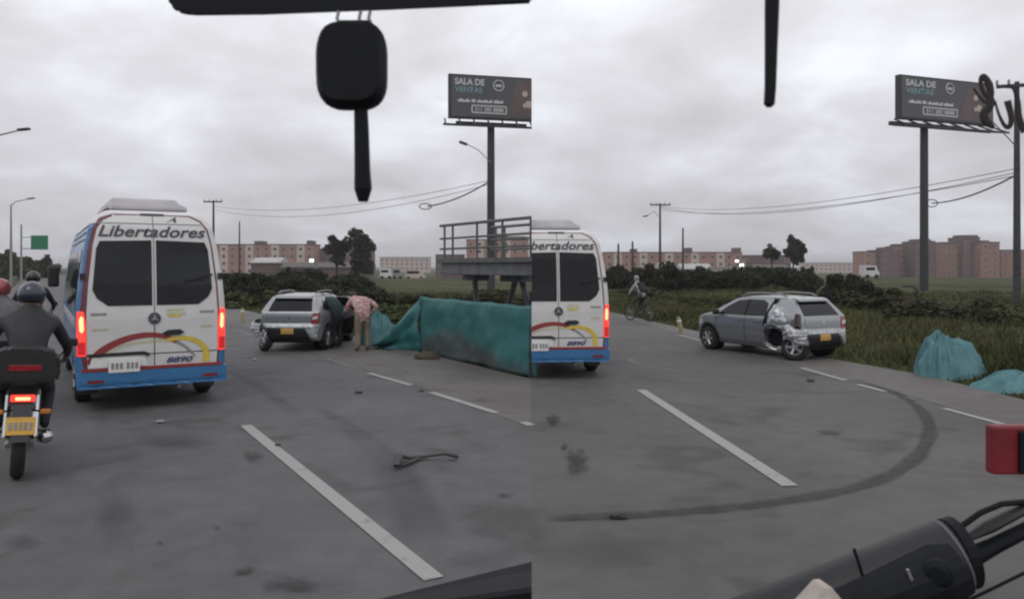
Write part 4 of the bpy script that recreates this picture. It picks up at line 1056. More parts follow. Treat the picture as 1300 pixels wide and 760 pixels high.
    if helmet:
        b = bmesh.new(); bmesh.ops.create_uvsphere(b, u_segments=20, v_segments=14, radius=1)
        for v in b.verts: v.co = c+Rm @ Vector((v.co.x*.130, v.co.y*.155+.0, v.co.z*.145-.01 if v.co.z > -.55 else -.09))
        hl = bo('helmet', b, helmet, t, True)
        b = bmesh.new()
        vs = [[b.verts.new(c+Rm @ Vector((.136*math.sin(a), .162*math.cos(a), z))) for a in [R(-65+13*i) for i in range(11)]] for z in (-.05, .045)]
        for i in range(10): b.faces.new((vs[0][i], vs[0][i+1], vs[1][i+1], vs[1][i]))
        bo('visor', b, M['visor'], hl, True)
    elif hair:
        b = bmesh.new(); bmesh.ops.create_uvsphere(b, u_segments=16, v_segments=12, radius=1)
        for v in b.verts:
            q = Vector((v.co.x*.098, v.co.y*.108-.012, v.co.z*.115+.02))
            if v.co.y > .35 and v.co.z < .45: q.y = min(q.y, .02)
            if v.co.z < -.3: q.z = max(q.z, -.045); q.x *= .9
            v.co = c+Rm @ q*(1+.06*noise.noise(v.co*3))
        bo('hair', b, hair if not isinstance(hair, bool) else M['hair'], t, True)
    return t
def V3(**k): return {a: Vector(b) for a, b in k.items()}
def jl(base, **k):
    d = dict(base); d.update({a: Vector(b) for a, b in k.items()}); return d
bend = V3(pelvis=(0, 0, .93), spine=(0, .08, 1.09), chest=(0, .28, 1.23), neck=(-.05, .42, 1.32), head=(-.09, .49, 1.36), headtop=(-.12, .57, 1.41), face=(-.13, .58, 1.30),
          shL=(-.21, .28, 1.25), elL=(-.32, .40, 1.0), wrL=(-.30, .60, .93), haL=(-.30, .67, .91), shR=(.21, .26, 1.25), elR=(.40, .10, 1.10), wrR=(.26, .16, .93), haR=(.20, .20, .90),
          hipL=(-.11, 0, .88), knL=(-.12, .05, .50), anL=(-.13, -.03, .09), toeL=(-.15, .14, .045), hipR=(.11, 0, .88), knR=(.12, .06, .50), anR=(.12, 0, .09), toeR=(.15, .17, .045))
g = G(461, 446)
person('person', 'person in pink patterned shirt and tan trousers bending forward by the car', bend, {'top': M['pink'], 'arm': M['pink'], 'leg': M['tan'], 'shoe': M['shoe']}, (g.x, g.y, 0), R(28), scale=.97, bulk=1.28)
bend2 = jl(bend, shL=(-.2, .28, 1.24), elL=(-.24, .46, 1.02), wrL=(-.2, .66, .92), haL=(-.2, .73, .90), elR=(.24, .46, 1.04), wrR=(.2, .66, .96), haR=(.19, .73, .95), knL=(-.1, .1, .5), toeL=(-.1, .16, .045))
g = G(424, 442)
person('person', 'person in dark teal jacket leaning into the open car door', bend2, {'top': M['darkteal'], 'arm': M['darkteal'], 'leg': M['darkcloth'], 'shoe': M['shoeblack']}, (g.x+.06, g.y+.15, 0), R(62), hair=M['midgrey'], scale=.94, bulk=1.3)

# ------------------------------------------------------------------ bicycle and its rider
def spoked(parent, c, r, tyre_r, n=12):
    t = bo('wheel', tb([Vector(c)+Vector((0, r*math.cos(2*math.pi*k/28), r*math.sin(2*math.pi*k/28))) for k in range(29)], tyre_r, 6), M['rubber'], parent, True)
    for k in range(n):
        a = 2*math.pi*k/n; bo('spoke', tb([c, Vector(c)+Vector((0, r*math.cos(a), r*math.sin(a)))], .004, 4), M['galv'], t)
    bo('hub', lathe(bmesh.new(), [(.025, -.05), (.025, .05)], 8, 'x', c), M['galv'], t)
g = G(812, 407); aB = R(34)
bk = thing('bicycle', 'dark bicycle ridden along the shoulder next to the grass', 'bicycle', (g.x, g.y, 0), aB)
spoked(bk, (0, .52, .33), .31, .022); spoked(bk, (0, -.52, .33), .31, .022)
b = bmesh.new()
for p, q in (((0, -.52, .33), (0, -.08, .30)), ((0, -.52, .33), (0, -.18, .78)), ((0, -.08, .30), (0, -.2, .84)), ((0, -.08, .30), (0, .36, .74)), ((0, -.17, .76), (0, .33, .82)), ((0, .33, .86), (0, .40, .62))): tube(b, [p, q], .018, 6)
bo('frame', b, M['darkteal'], bk)
bo('fork', tb([(0, .33, .88), (0, .40, .64), (0, .52, .33)], .015, 6), M['black'], bk)
bo('handlebar', tb([(-.30, .22, .99), (-.2, .32, 1.0), (0, .34, .97), (.2, .32, 1.0), (.30, .22, .99)], .013, 6), M['black'], bk)
bo('saddle', tb([(0, -.32, .90), (0, -.2, .915), (0, -.03, .90)], [.07, .055, .025], 8, .5), M['black'], bk)
bo('crank', tb([(.09, .07, .24), (.09, -.08, .30), (-.09, -.08, .30), (-.09, -.23, .36)], .014, 6), M['galv'], bk)
ride = V3(pelvis=(0, -.2, .99), spine=(0, -.10, 1.13), chest=(0, .05, 1.32), neck=(0, .14, 1.46), head=(0, .19, 1.55), headtop=(0, .19, 1.65), face=(0, .3, 1.54),
          shL=(-.19, .06, 1.34), elL=(-.28, .18, 1.12), wrL=(-.28, .28, 1.02), haL=(-.27, .31, 1.01), shR=(.19, .06, 1.34), elR=(.28, .18, 1.12), wrR=(.28, .28, 1.02), haR=(.27, .31, 1.01),
          hipL=(-.1, -.18, .95), knL=(-.11, .18, .72), anL=(-.1, -.02, .36), toeL=(-.1, .14, .30), hipR=(.1, -.18, .95), knR=(.11, .12, .60), anR=(.1, .02, .26), toeR=(.1, .17, .20))
rd = person('person', 'cyclist in light grey top with dark backpack riding along the shoulder', ride, {'top': M['greycloth'], 'arm': M['greycloth'], 'leg': M['olivetr'], 'shoe': M['shoeblack']}, (g.x, g.y, 0), aB, hair=M['greycloth'])
b = bx((0, -.13, 1.27), (.30, .17, .42), Matrix.Rotation(R(-38), 3, 'X'), .05); tag(bo('backpack', b, M['darkcloth']), 'small black backpack worn by the cyclist', 'backpack').matrix_world = Matrix.Translation((g.x, g.y, 0)) @ Matrix.Rotation(aB, 4, 'Z')

# ------------------------------------------------------------------ motorcycles and riders
M['mblack'] = mat('motorcycle_black', (.012, .012, .013), .35, var=.2, coat=.4)
M['mred'] = mat('motorcycle_red', (.20, .018, .02), .35, var=.2, coat=.4)
M['orange'] = mat('orange_lens', (.55, .2, .03), .3)
def motorcycle(label, loc, rz, s, bodym, lit=True, topbox=True):
    t = thing('motorcycle', label, 'motorcycle', loc, rz, 'motorcycles at the edge of the lane'); t.scale = (s,)*3
    for y in (-.66, .70):
        w_ = bo('wheel', lathe(bmesh.new(), [(.20, -.05), (.27, -.06), (.305, -.03), (.305, .03), (.27, .06), (.20, .05)], 26, 'x', (0, y, .305)), M['rubber'], t, True)
        b = bmesh.new(); lathe(b, [(.19, -.03), (.205, -.045), (.205, .045), (.19, .03)], 22, 'x', (0, y, .305)); 
        for k in range(5):
            a = 2*math.pi*k/5; tube(b, [(0, y, .305), (0, y+.19*math.cos(a), .305+.19*math.sin(a))], .02, 5)
        bo('rim', b, M['galv'], w_)
    bo('swing_arm', tb([(.09, -.66, .305), (.1, -.05, .40)], .03, 6), M['galv'], t); bo('swing_arm', tb([(-.09, -.66, .305), (-.1, -.05, .40)], .03, 6), M['galv'], t)
    for sx in (-1, 1):
        bo('shock_absorber', tb([(sx*.12, -.52, .36), (sx*.12, -.36, .74)], .03, 7), M['chrome'], t)
        bo('fork', tb([(sx*.08, .70, .305), (sx*.08, .45, .95)], .025, 7), M['chrome'], t)
        bo('mirror', bx((sx*.40, .30, 1.22), (.13, .03, .09), bev=.015), M['mblack'], t); bo('mirror_stem', tb([(sx*.28, .36, 1.03), (sx*.39, .31, 1.20)], .01, 5), M['mblack'], t)
        bo('indicator', bx((sx*.19, -.86, .66), (.09, .05, .045), bev=.015), M['orange'], t); bo('indicator_stem', tb([(sx*.06, -.82, .67), (sx*.16, -.86, .66)], .01, 5), M['mblack'], t)
        bo('foot_peg', tb([(sx*.1, -.02, .33), (sx*.26, -.02, .33)], .015, 6), M['mblack'], t)
    bo('engine', bx((0, .12, .42), (.26, .42, .32), bev=.06), M['galv'], t)
    bo('fuel_tank', lathe(bmesh.new(), [(.05, -.28), (.14, -.2), (.165, 0), (.13, .2), (.05, .28)], 14, 'x', (0, .22, .80), Matrix.Rotation(R(90), 3, 'Z')), bodym, t, True)
    bo('seat', extrude_poly([(-.72, .84), (-.70, .90), (-.2, .83), (.02, .80), (.05, .74), (-.3, .74)], -.13, .13, 'x'), M['black'], t)
    bo('tail_fairing', extrude_poly([(-.90, .80), (-.86, .86), (-.3, .76), (-.1, .60), (-.4, .64)], -.11, .11, 'x'), bodym, t)
    bo('mudguard', extrude_poly([(-.80, .76), (-.90, .74), (-1.00, .40), (-.95, .39), (-.86, .62), (-.7, .68)], -.075, .075, 'x'), M['mblack'], t)
    bo('tail_light', bx((0, -.91, .79), (.20, .05, .065), bev=.015), M['brake'] if lit else M['redlens'], t)
    bo('light_core', bx((0, -.94, .79), (.12, .012, .03)), M['brakecore'] if lit else M['redlens'], t)
    pl = bo('licence_plate', bx((0, -.975, .545), (.235, .012, .16), Matrix.Rotation(R(-14), 3, 'X')), M['plateyellow'], t)
    for k in range(5): bo('plate_mark', bx((-.08+k*.04, -.983, .545), (.024, .006, .07), Matrix.Rotation(R(-14), 3, 'X')), M['plateink'], pl)
    bo('exhaust', tb([(.14, .3, .30), (.17, -.2, .27), (.20, -.42, .33), (.21, -.86, .42)], [.025, .03, .055, .06], 10), M['chrome'], t, True)
    bo('handlebar', tb([(-.36, .28, 1.02), (-.2, .38, 1.02), (0, .42, .98), (.2, .38, 1.02), (.36, .28, 1.02)], .015, 6), M['mblack'], t)
    bo('headlight', lathe(bmesh.new(), [(.05, -.1), (.09, 0), (.10, .08), (.08, .1)], 14, 'x', (0, .56, .92), Matrix.Rotation(R(90), 3, 'Z')), M['clearlens'], t, True)
    if topbox:
        bo('rack', bx((0, -.72, .92), (.2, .34, .03)), M['mblack'], t)
        bb = extrude_poly([(-.27, .94), (.27, .94), (.29, 1.08), (.26, 1.20), (.15, 1.25), (-.15, 1.25), (-.26, 1.20), (-.29, 1.08)], -1.0, -.55, 'y')
        bmesh.ops.bevel(bb, geom=bb.edges[:], offset=.03, segments=2, affect='EDGES')
        tbx = bo('top_box', bb, M['mblack'], t); bo('reflector', bx((.0, -1.005, 1.08), (.26, .012, .055), bev=.004), M['redlens'], tbx)
    return t
sit = V3(pelvis=(0, -.18, .95), spine=(0, -.13, 1.12), chest=(0, -.02, 1.38), neck=(0, .05, 1.56), head=(0, .09, 1.66), headtop=(0, .09, 1.76), face=(0, .2, 1.65),
         shL=(-.22, -.01, 1.42), elL=(-.36, .12, 1.16), wrL=(-.36, .26, 1.06), haL=(-.35, .30, 1.04), shR=(.22, -.01, 1.42), elR=(.36, .12, 1.16), wrR=(.36, .26, 1.06), haR=(.35, .30, 1.04),
         hipL=(-.13, -.15, .90), knL=(-.22, .26, .72), anL=(-.2, .0, .38), toeL=(-.21, .16, .35), hipR=(.13, -.15, .90), knR=(.22, .26, .72), anR=(.2, .0, .38), toeR=(.21, .16, .35))
def rider(label, loc, rz, s, mats, helm, gp='riders on motorcycles'):
    return person('person', label, sit, mats, loc, rz, gp, False, helm, s)
g = G(21, 606); l1 = (g.x-.66*math.sin(aL), g.y+.66*math.cos(aL), 0)
motorcycle('dark motorcycle with top box, lit red tail lamp and yellow plate', l1, aL, 1.02, M['mblack'])
tm = [o for o in COL.objects if o.name == 'motorcycle'][0]; tm.rotation_euler = (0, R(4), aL)
tr = rider('motorcyclist in charcoal jacket and navy helmet in front of black top box', l1, aL, 1.04, {'top': M['jacket'], 'arm': M['jacket'], 'leg': M['darkcloth'], 'shoe': M['shoeblack']}, M['helmblue'])
tr.rotation_euler = (0, R(4), aL)
p2 = P(0, 400, 11.2); l2 = (p2.x, p2.y, 0)
motorcycle('red motorcycle mostly hidden ahead of the dark one', l2, aL, 1.0, M['mred'], topbox=False)
rider('motorcyclist in mid grey jacket and dull red helmet', l2, aL, 1.03, {'top': M['midgrey'], 'arm': M['midgrey'], 'leg': M['darkcloth'], 'shoe': M['shoeblack']}, M['helmred'])
p3 = P(42, 360, 17); l3 = (p3.x, p3.y, 0)
motorcycle('farthest motorcycle beside the flank of the white and blue minibus', l3, aL, 1.0, M['mblack'], topbox=False)
rider('motorcyclist in black clothes and black helmet beside the minibus flank', l3, aL, 1.07, {'top': M['darkcloth'], 'arm': M['darkcloth'], 'leg': M['darkcloth'], 'shoe': M['shoeblack']}, M['mblack'])

# ------------------------------------------------------------------ small things on the road
mp = mat('marker_yellow', (.30, .26, .14), .7, var=.2)
for px, py, lab in ((308, 408, 'short yellowish marker post by the road edge behind minibus'), (866, 423, 'short leaning yellowish marker post ahead of torn silver car')):
    g = G(px, py); t = thing('marker_post', lab, 'marker post', (g.x, g.y, 0), 0, 'marker posts at the road edge'); lean = -.12 if px > 800 else 0
    bo('post', tb([(0, 0, 0), (lean*.5, 0, .22), (lean, 0, .5)], [.075, .07, .055], 10), mp, t); bo('band', tb([(lean*.75, 0, .36), (lean*.88, 0, .42)], [.066, .064], 10), M['platewhite'], t)
b = bmesh.new(); pts = [G(503, 597), G(507, 588), G(520, 584), G(545, 583), G(565, 585), G(580, 583)]
tube(b, [Vector((p.x, p.y, .05+.03*math.sin(i*2))) for i, p in enumerate(pts)], [.03, .05, .035, .03, .03, .045], 7, .5)
tag(bo('bumper_trim', b, M['black']), 'broken curved strip of black bumper trim lying on asphalt', 'debris')
b = bmesh.new(); pts = [G(508, 594), G(520, 590), G(540, 581)]
tube(b, [Vector((p.x, p.y, .03)) for p in pts], [.02, .03, .015], 6, .4); tag(bo('trim_scrap', b, M['black']), 'thin torn scrap beside the curved bumper trim', 'debris')
rnd = random.Random(5)
for px, py, s, lab in ((455, 499, .05, 'dark stone chip near the dashed edge line by green fence'), (353, 566, .03, 'tiny dark chip beside the long lane line'), (203, 536, .045, 'pale crumpled scrap on the asphalt behind the minibus'), (1029, 484, .06, 'dark broken bit beside the edge line near torn car'), (786, 657, .06, 'dark flat scrap on the curved skid mark'), (323, 457, .05, 'pale chip on the road behind open door car'), (535, 497, .04, 'dark pebble on the shoulder below the fence')):
    g = G(px, py); b = bmesh.new(); bmesh.ops.create_icosphere(b, subdivisions=2, radius=1)
    for v in b.verts: v.co = Vector((v.co.x*s*1.3, v.co.y*s, max(-.2, v.co.z)*s*.5))*(1+.45*noise.noise(v.co*1.7+Vector((px, 0, 0))))
    o = bo('road_debris', b, M['galv'] if 'pale' in lab else M['black']); o.location = (g.x, g.y, s*.15+.012); tag(o, lab, 'debris', 'bits of debris on the road')

# ------------------------------------------------------------------ vegetation
M['leafdark'] = mat('dark_foliage', (.026, .030, .018), .8, scale=.8, col2=(.046, .052, .028), island=.45, spec=.2)
M['leaf'] = mat('green_foliage', (.045, .060, .022), .8, scale=.8, col2=(.085, .10, .038), island=.45, spec=.2)
M['leafbrown'] = mat('brownish_foliage', (.038, .036, .020), .85, scale=.8, col2=(.062, .060, .030), island=.4, spec=.2)
M['bark'] = mat('bark', (.06, .05, .042), .9, var=.3, scale=6, bump=.5, bscale=12)
M['blade'] = mat('grass_blade', (.045, .052, .020), .85, scale=.25, col2=(.10, .098, .042), island=.3, spec=.15)
def leaf_mesh(name, blobs, n, size, seed, m):
    rnd = random.Random(seed); v = []; f = []
    tot = sum(b[3]**2 for b in blobs)
    for (x, y, z, r, sq) in blobs:
        for _ in range(int(n*r*r/tot)):
            d = Vector((rnd.gauss(0, 1), rnd.gauss(0, 1), rnd.gauss(0, 1))).normalized()
            q = r*(.45+.6*rnd.random()**.6)*(1+.3*noise.noise(d*2+Vector((x, y, z))))
            c = Vector((x+d.x*q, y+d.y*q, z+d.z*q*sq))
            a = Vector((rnd.gauss(0, 1), rnd.gauss(0, 1), rnd.gauss(0, .6))).normalized(); b_ = a.orthogonal(); b_.rotate(Matrix.Rotation(rnd.random()*6.28, 3, a)); s = size*(.6+.9*rnd.random())
            k = len(v); v += [c-a*s, c+b_*s*.45, c+a*s, c-b_*s*.45]; f.append((k, k+1, k+2, k+3))
    me = bpy.data.meshes.new(name); me.from_pydata([tuple(a) for a in v], [], f); me.materials.append(m)
    return me
def tree(label, px, ytop, Z, blobs, trunk_h, m, n=13000, size=.13, group=None, seed=1, name='tree'):
    top = P(px, ytop, Z); gz = ground_z(top.x, Z)
    hmax = max(b[2]+b[3]*b[4] for b in blobs); s = (top.z-gz)/hmax
    t = thing(name, label, 'tree', (top.x, Z, gz), 0, group); t.scale = (s,)*3
    b = bmesh.new(); tube(b, [(0, 0, -.2), (.05, 0, trunk_h*.5), (0, .05, trunk_h)], [.22, .16, .12], 9)
    trunk = bo('trunk', b, M['bark'], t)
    for q in blobs[:7]: bo('limb', tb([(0, 0, trunk_h*.75), (q[0]*.5, q[1]*.5, (trunk_h+q[2])*.5), (q[0], q[1], q[2])], [.1, .07, .03], 6), M['bark'], trunk)
    link('crown', leaf_mesh('crown', airy(blobs, seed), n, size, seed, m), None, t)
    return t
def airy(blobs, seed, k=8):
    r = random.Random(seed); out = []
    for (x, y, z, q, sq) in blobs:
        out.append((x, y, z, q*.78, sq))
        for _ in range(k):
            d = Vector((r.gauss(0, 1), r.gauss(0, 1), r.gauss(0, .8))).normalized()*q*r.uniform(.6, 1.05); out.append((x+d.x, y+d.y, z+d.z, q*r.uniform(.24, .48), .85))
    return out
gum = [(0, 0, 5.2, 1.3, .9), (.9, .2, 5.9, 1.0, .9), (-.3, 0, 6.6, .9, .9), (1.6, 0, 5.0, .9, .8), (.5, 0, 4.0, 1.0, .8), (-.6, .3, 4.3, .8, .8), (1.2, 0, 3.4, .8, .8), (.3, 0, 3.0, .7, .8)]
tree('large dark roadside tree with airy crown behind the lit lamp post field', 1007, 299, 125, gum, 3.2, M['leafdark'], group='dark field trees', seed=3)
tree('small round dark tree touching the larger airy field tree', 980, 312, 126, [(0, 0, 4.4, 1.3, .8), (.5, 0, 4.0, 1.0, .8), (-.6, 0, 4.1, .9, .7)], 3.4, M['leafdark'], 5000, group='dark field trees', seed=4)
tree('large dark tree with layered crown above the person in pink', 452, 288, 110, [(0, 0, 5.0, 1.5, .9), (.9, .2, 5.4, 1.1, .9), (-.3, 0, 6.5, .9, .9), (1.5, 0, 4.6, 1.0, .8), (.5, 0, 3.6, 1.3, .8), (1.0, .3, 2.7, 1.3, .8), (.4, 0, 2.0, 1.3, .8), (1.6, 0, 1.8, 1.0, .8)], 3.0, M['leafdark'], 12000, group='dark field trees', seed=5)
tree('small dark tree with flat crown touching the layered tree', 427, 302, 112, [(0, 0, 4.4, 1.2, .7), (.5, 0, 4.0, 1.0, .7), (-.6, 0, 3.9, .9, .7), (.2, 0, 2.6, 1.0, .8)], 3.4, M['leafdark'], 5000, group='dark field trees', seed=6)
mt = [(0, 0, 2.6, 1.8, .8), (1.5, 0, 2.2, 1.5, .8), (-1.5, .3, 2.3, 1.5, .8), (.6, 0, 3.6, 1.2, .8), (2.2, 0, 1.5, 1.2, .8), (-2.3, 0, 1.5, 1.2, .8), (0, 0, 1.1, 1.5, .7)]
tree('bushy green median tree under the first street lamp', 6, 319, 120, mt, 1.6, M['leaf'], 8000, .2, 'median trees', 7)
tree('bushy green median tree left of the green road sign', 30, 324, 128, mt, 1.6, M['leaf'], 8000, .2, 'median trees', 8)
tree('dark median tree between road sign and minibus', 56, 326, 140, mt, 1.6, M['leafdark'], 8000, .2, 'median trees', 9)
def shrub_mesh(seed, m, n=2600, spread=1.5):
    rnd = random.Random(seed); bl = []
    for k in range(9): bl.append((rnd.uniform(-spread, spread), rnd.uniform(-.8, .8), rnd.uniform(.35, 1.15), rnd.uniform(.45, .8), .85))
    return leaf_mesh('foliage', airy(bl, seed, 3), n*2, .085, seed, m)
SH = {'dark': [shrub_mesh(i, M['leafdark']) for i in (11, 12, 13)], 'green': [shrub_mesh(i, M['leaf']) for i in (21, 22)], 'brown': [shrub_mesh(i, M['leafbrown'], 2200) for i in (31, 32)]}
stem_me = bpy.data.meshes.new('stem'); b = bmesh.new()
for a in range(4): tube(b, [(0, 0, -.1), (.3*math.cos(a*1.6), .3*math.sin(a*1.6), .5), (.7*math.cos(a*1.6), .5*math.sin(a*1.6), 1.0)], [.05, .035, .015], 5)
b.to_mesh(stem_me); b.free(); stem_me.materials.append(M['bark'])
def shrub(px, ybase, Z, hgt, wid, kind, label, group):
    x = (px-650)/F*Z; rnd = random.Random(int(px*7+Z)); gz = ground_z(x, Z)
    t = thing('shrub', label, 'shrub', (x, Z, gz-.05), rnd.uniform(0, 6.28) if wid < 1.5 else rnd.choice((0, 3.1416))+rnd.uniform(-.3, .3), group)
    t.scale = (wid, wid, hgt/1.75)
    o = bpy.data.objects.new('foliage', rnd.choice(SH[kind])); COL.objects.link(o); o.parent = t
    q = bpy.data.objects.new('stem', stem_me); COL.objects.link(q); q.parent = t
rnd = random.Random(21)
for i in range(15):
    px = 778+i*17.5+rnd.uniform(-5, 5); Z = rnd.uniform(56, 72)
    shrub(px, 0, Z, rnd.uniform(1.5, 2.3), rnd.uniform(.9, 1.3), 'dark', 'dark bushy shrub in the hedge across the field from the cyclist', 'dark hedge behind the torn car')
for i in range(11):
    px = 292+i*15+rnd.uniform(-5, 5); Z = rnd.uniform(50, 66)
    shrub(px, 0, Z, rnd.uniform(1.4, 2.1), rnd.uniform(.8, 1.2), 'dark', 'dark bushy shrub in the hedge behind the open door car', 'dark hedge behind the open door car')
for px, Z, h, w, kd, lab in [(1074, 40, 2.0, .75, 'dark', 'tall dark bush beside the torn silver car in the field'), (1055, 44, 1.5, .8, 'dark', 'low dark bush touching the tall bush past the torn car'), (1102, 36, .9, 1.0, 'brown', 'low brownish bush between tall bush and bent post'),
        (1150, 33, .9, 1.1, 'brown', 'spreading brown bush below the billboard pole'), (1190, 30, .8, 1.0, 'brown', 'brown scrub just behind the teal cloth heap'), (1225, 31, .9, 1.1, 'brown', 'brown scrub by the wire fence post'), (1262, 29, .8, 1.0, 'brown', 'dry brown scrub before the power pole'),
        (1295, 27, .8, 1.0, 'green', 'green scrub at the foot of the power pole'), (1130, 52, .8, 1.2, 'green', 'green low scrub beyond the bent post'), (470, 34, 1.4, .9, 'dark', 'dark bush behind the person in pink shirt'), (500, 31, .8, .8, 'green', 'green bush between person and slumped fence'), (520, 27, .6, .7, 'green', 'low green tuft behind the slumped cloth'),
        (548, 40, .8, 1.0, 'brown', 'brown scrub under the platform end'), (600, 45, .8, 1.2, 'green', 'green scrub seen between platform struts'), (640, 42, .9, 1.2, 'brown', 'brown scrub behind the right platform strut'),
        (440, 42, 1.2, 1.0, 'brown', 'brownish bush above the open car door'), (310, 40, .9, 1.2, 'green', 'low green scrub by the yellow marker behind minibus'), (345, 44, .9, 1.2, 'brown', 'low brown scrub behind the silver car roof'), (830, 46, .6, 1.2, 'green', 'low green tuft to the right of the cyclist'), (930, 38, .6, 1.2, 'brown', 'low brown tuft behind the bonnet of torn car')]:
    shrub(px, 0, Z, h, w, kd, lab, None)
# fence posts in the field
for px, yt, Z, lab, bent in ((1165, 366, 46, 'bent rusty fence post with hooked top in the field', True), (1220, 371, 44, 'straight thin fence post right of the bent one', False), (1256, 374, 42, 'short thin fence post near the power pole', False), (1123, 366, 50, 'thin fence post beside the tall dark bush', False)):
    p = P(px, yt, Z); gz = ground_z(p.x, Z)
    t = thing('fence_post', lab, 'fence post', (p.x, Z, gz-.1), 0, 'posts of an old field fence'); hh = p.z-gz+.1
    pts = [(0, 0, 0), (0, 0, hh*.6), (-.08, 0, hh)]+([(-.25, 0, hh+.12), (-.85, 0, hh+.12)] if bent else [])
    bo('post', tb(pts, .075, 6), M['polewood'], t)
    for k in range(2): bo('wire_stub', tb([(-.1, -.08, hh*(.5+.3*k)), (.12, -.08, hh*(.5+.3*k))], .015, 4), M['wire'], t)
# tall verge grass
def grass(name, n, fn, seed, hmin, hmax, label):
    rnd = random.Random(seed); v = []; f = []
    while len(f) < n:
        x, y = fn(rnd); d = on_road(x, y)
        if d < .05: continue
        dens = .5+.5*noise.noise(Vector((x*.5, y*.5, 2)))
        if rnd.random() > dens+.25: continue
        z = ground_z(x, y)-.03; hh = rnd.uniform(hmin, hmax)*(.55+.8*dens)*(min(1, .35+d*.5)); w = .012+.010*y/20
        a = rnd.uniform(0, 3.14); dx, dy = math.cos(a)*w, math.sin(a)*w; lx, ly = rnd.gauss(0, .5)*hh, rnd.gauss(0, .5)*hh
        k = len(v); v += [(x-dx, y-dy, z), (x+dx, y+dy, z), (x+lx, y+ly, z+hh)]; f.append((k, k+1, k+2))
    o = mk(name, v, f, M['blade']); tag(o, label, 'grass', kind='stuff')
def fR(r):
    y = 9+(r.random()**1.7)*50; return verge_right(y)+r.random()**1.3*(4+y*.55), y
def fL(r):
    y = 15+(r.random()**1.4)*42; lo, hi = verge_left(y), min(.025*y, verge_left(y)+18); return lo+r.random()*(hi-lo), y
grass('verge_grass', 70000, fR, 1, .10, .36, 'tall tufted grass on the verge beyond the torn car')
grass('verge_grass', 36000, fL, 2, .10, .36, 'tall tufted grass on the verge behind the green fence')

# ------------------------------------------------------------------ inside the cab
M['cloth'] = mat('pale_cloth', (.42, .37, .33), .9, var=.15, scale=30)
M['cabgrey'] = mat('dark_grey_trim', (.0095, .009, .0105), .5, var=.2, scale=25, bump=.1, bscale=200)
M['redbox'] = mat('red_plastic', (.17, .012, .018), .45, var=.15, scale=30)
ZM = .55
t = thing('rear_view_mirror', 'black rear view mirror housing along the top of the windscreen', 'mirror', P(440, -20, ZM), 0)
def px2(px, py, Z=ZM): p = P(px, py, Z)-t.location; return p
out = [(212, -46), (211, -6), (216, 8), (226, 17), (244, 20.5), (330, 19.5), (500, 13), (676, 5), (676, -52), (440, -56)]
b = bmesh.new(); Af = [b.verts.new(px2(x, y)) for x, y in out]; Bf = [b.verts.new(P(x+(4 if x < 300 else 0), y-3, ZM+.035)-t.location) for x, y in out]
b.faces.new(Af); b.faces.new(Bf[::-1])
for i in range(len(out)): b.faces.new((Af[i], Bf[i], Bf[(i+1) % len(out)], Af[(i+1) % len(out)]))
bmesh.ops.bevel(b, geom=[e for e in b.edges], offset=.002, segments=2, affect='EDGES')
h_ = bo('housing', b, M['cabblack'], t); cut(h_, 'left', 0, t.location)
bo('stem', tb([px2(470, -50)+Vector((0, .02, 0)), px2(480, -120)+Vector((0, .07, 0))], .012, 8), M['cabblack'], t)
t = thing('hanging_pendant', 'black furry square pendant hanging from the mirror on rings', 'pendant', P(447, 84, ZM), 0)
b = bmesh.new(); n = 44; rnd = random.Random(2); rings = []
for (k, dy) in ((.86, -.012), (1.0, -.004), (1.0, .004), (.86, .012)):
    ring = []
    for i in range(n):
        a = 2*math.pi*i/n; c, s_ = math.cos(a), math.sin(a); q = (abs(c)**3.4+abs(s_)**3.4)**(-1/3.4)
        ring.append(b.verts.new(px2(447+44*k*c*q*(1+.012*rnd.random()), 84-55*k*s_*q*(1+.012*rnd.random()))+Vector((0, dy, 0))))
    rings.append(ring)
for r0, r1 in zip(rings, rings[1:]):
    for i in range(n): b.faces.new((r0[i], r0[(i+1) % n], r1[(i+1) % n], r1[i]))
b.faces.new(rings[0]); b.faces.new(rings[-1][::-1]); bo('pendant_body', b, M['cabblack'], t, False)
for x0 in (430, 458, 470):
    bo('ring', tb([px2(x0, 14), px2(x0-2, 24), px2(x0+2, 32)], .0012, 6), M['galv'], t)
bo('top_clasp', tb([px2(432, 33), px2(470, 33)], .004, 8), M['cabblack'], t)
bo('tassel', tb([px2(458, 135), px2(459, 165), px2(460, 215), px2(461, 240), px2(461, 256)], [.0048, .0052, .0056, .0062, .0034], 10), M['cabblack'], t)
t = thing('hanging_strap', 'narrow black strap hanging down by itself before the clouds', 'strap', P(980, 60, .5), 0)
bo('strap', tb([P(981, -40, .5)-t.location, P(980, 10, .5)-t.location, P(979, 60, .5)-t.location, P(978, 110, .5)-t.location, P(976.5, 133, .5)-t.location], [.0046, .0045, .0040, .0036, .0034], 10, 1.0, (0, 1, 0)), M['cabblack'], t)
bo('strap_end', lathe(bmesh.new(), [(.002, -.003), (.0034, 0), (.003, .004)], 10, 'z', P(976.5, 130, .5)-t.location), M['cabblack'], t)
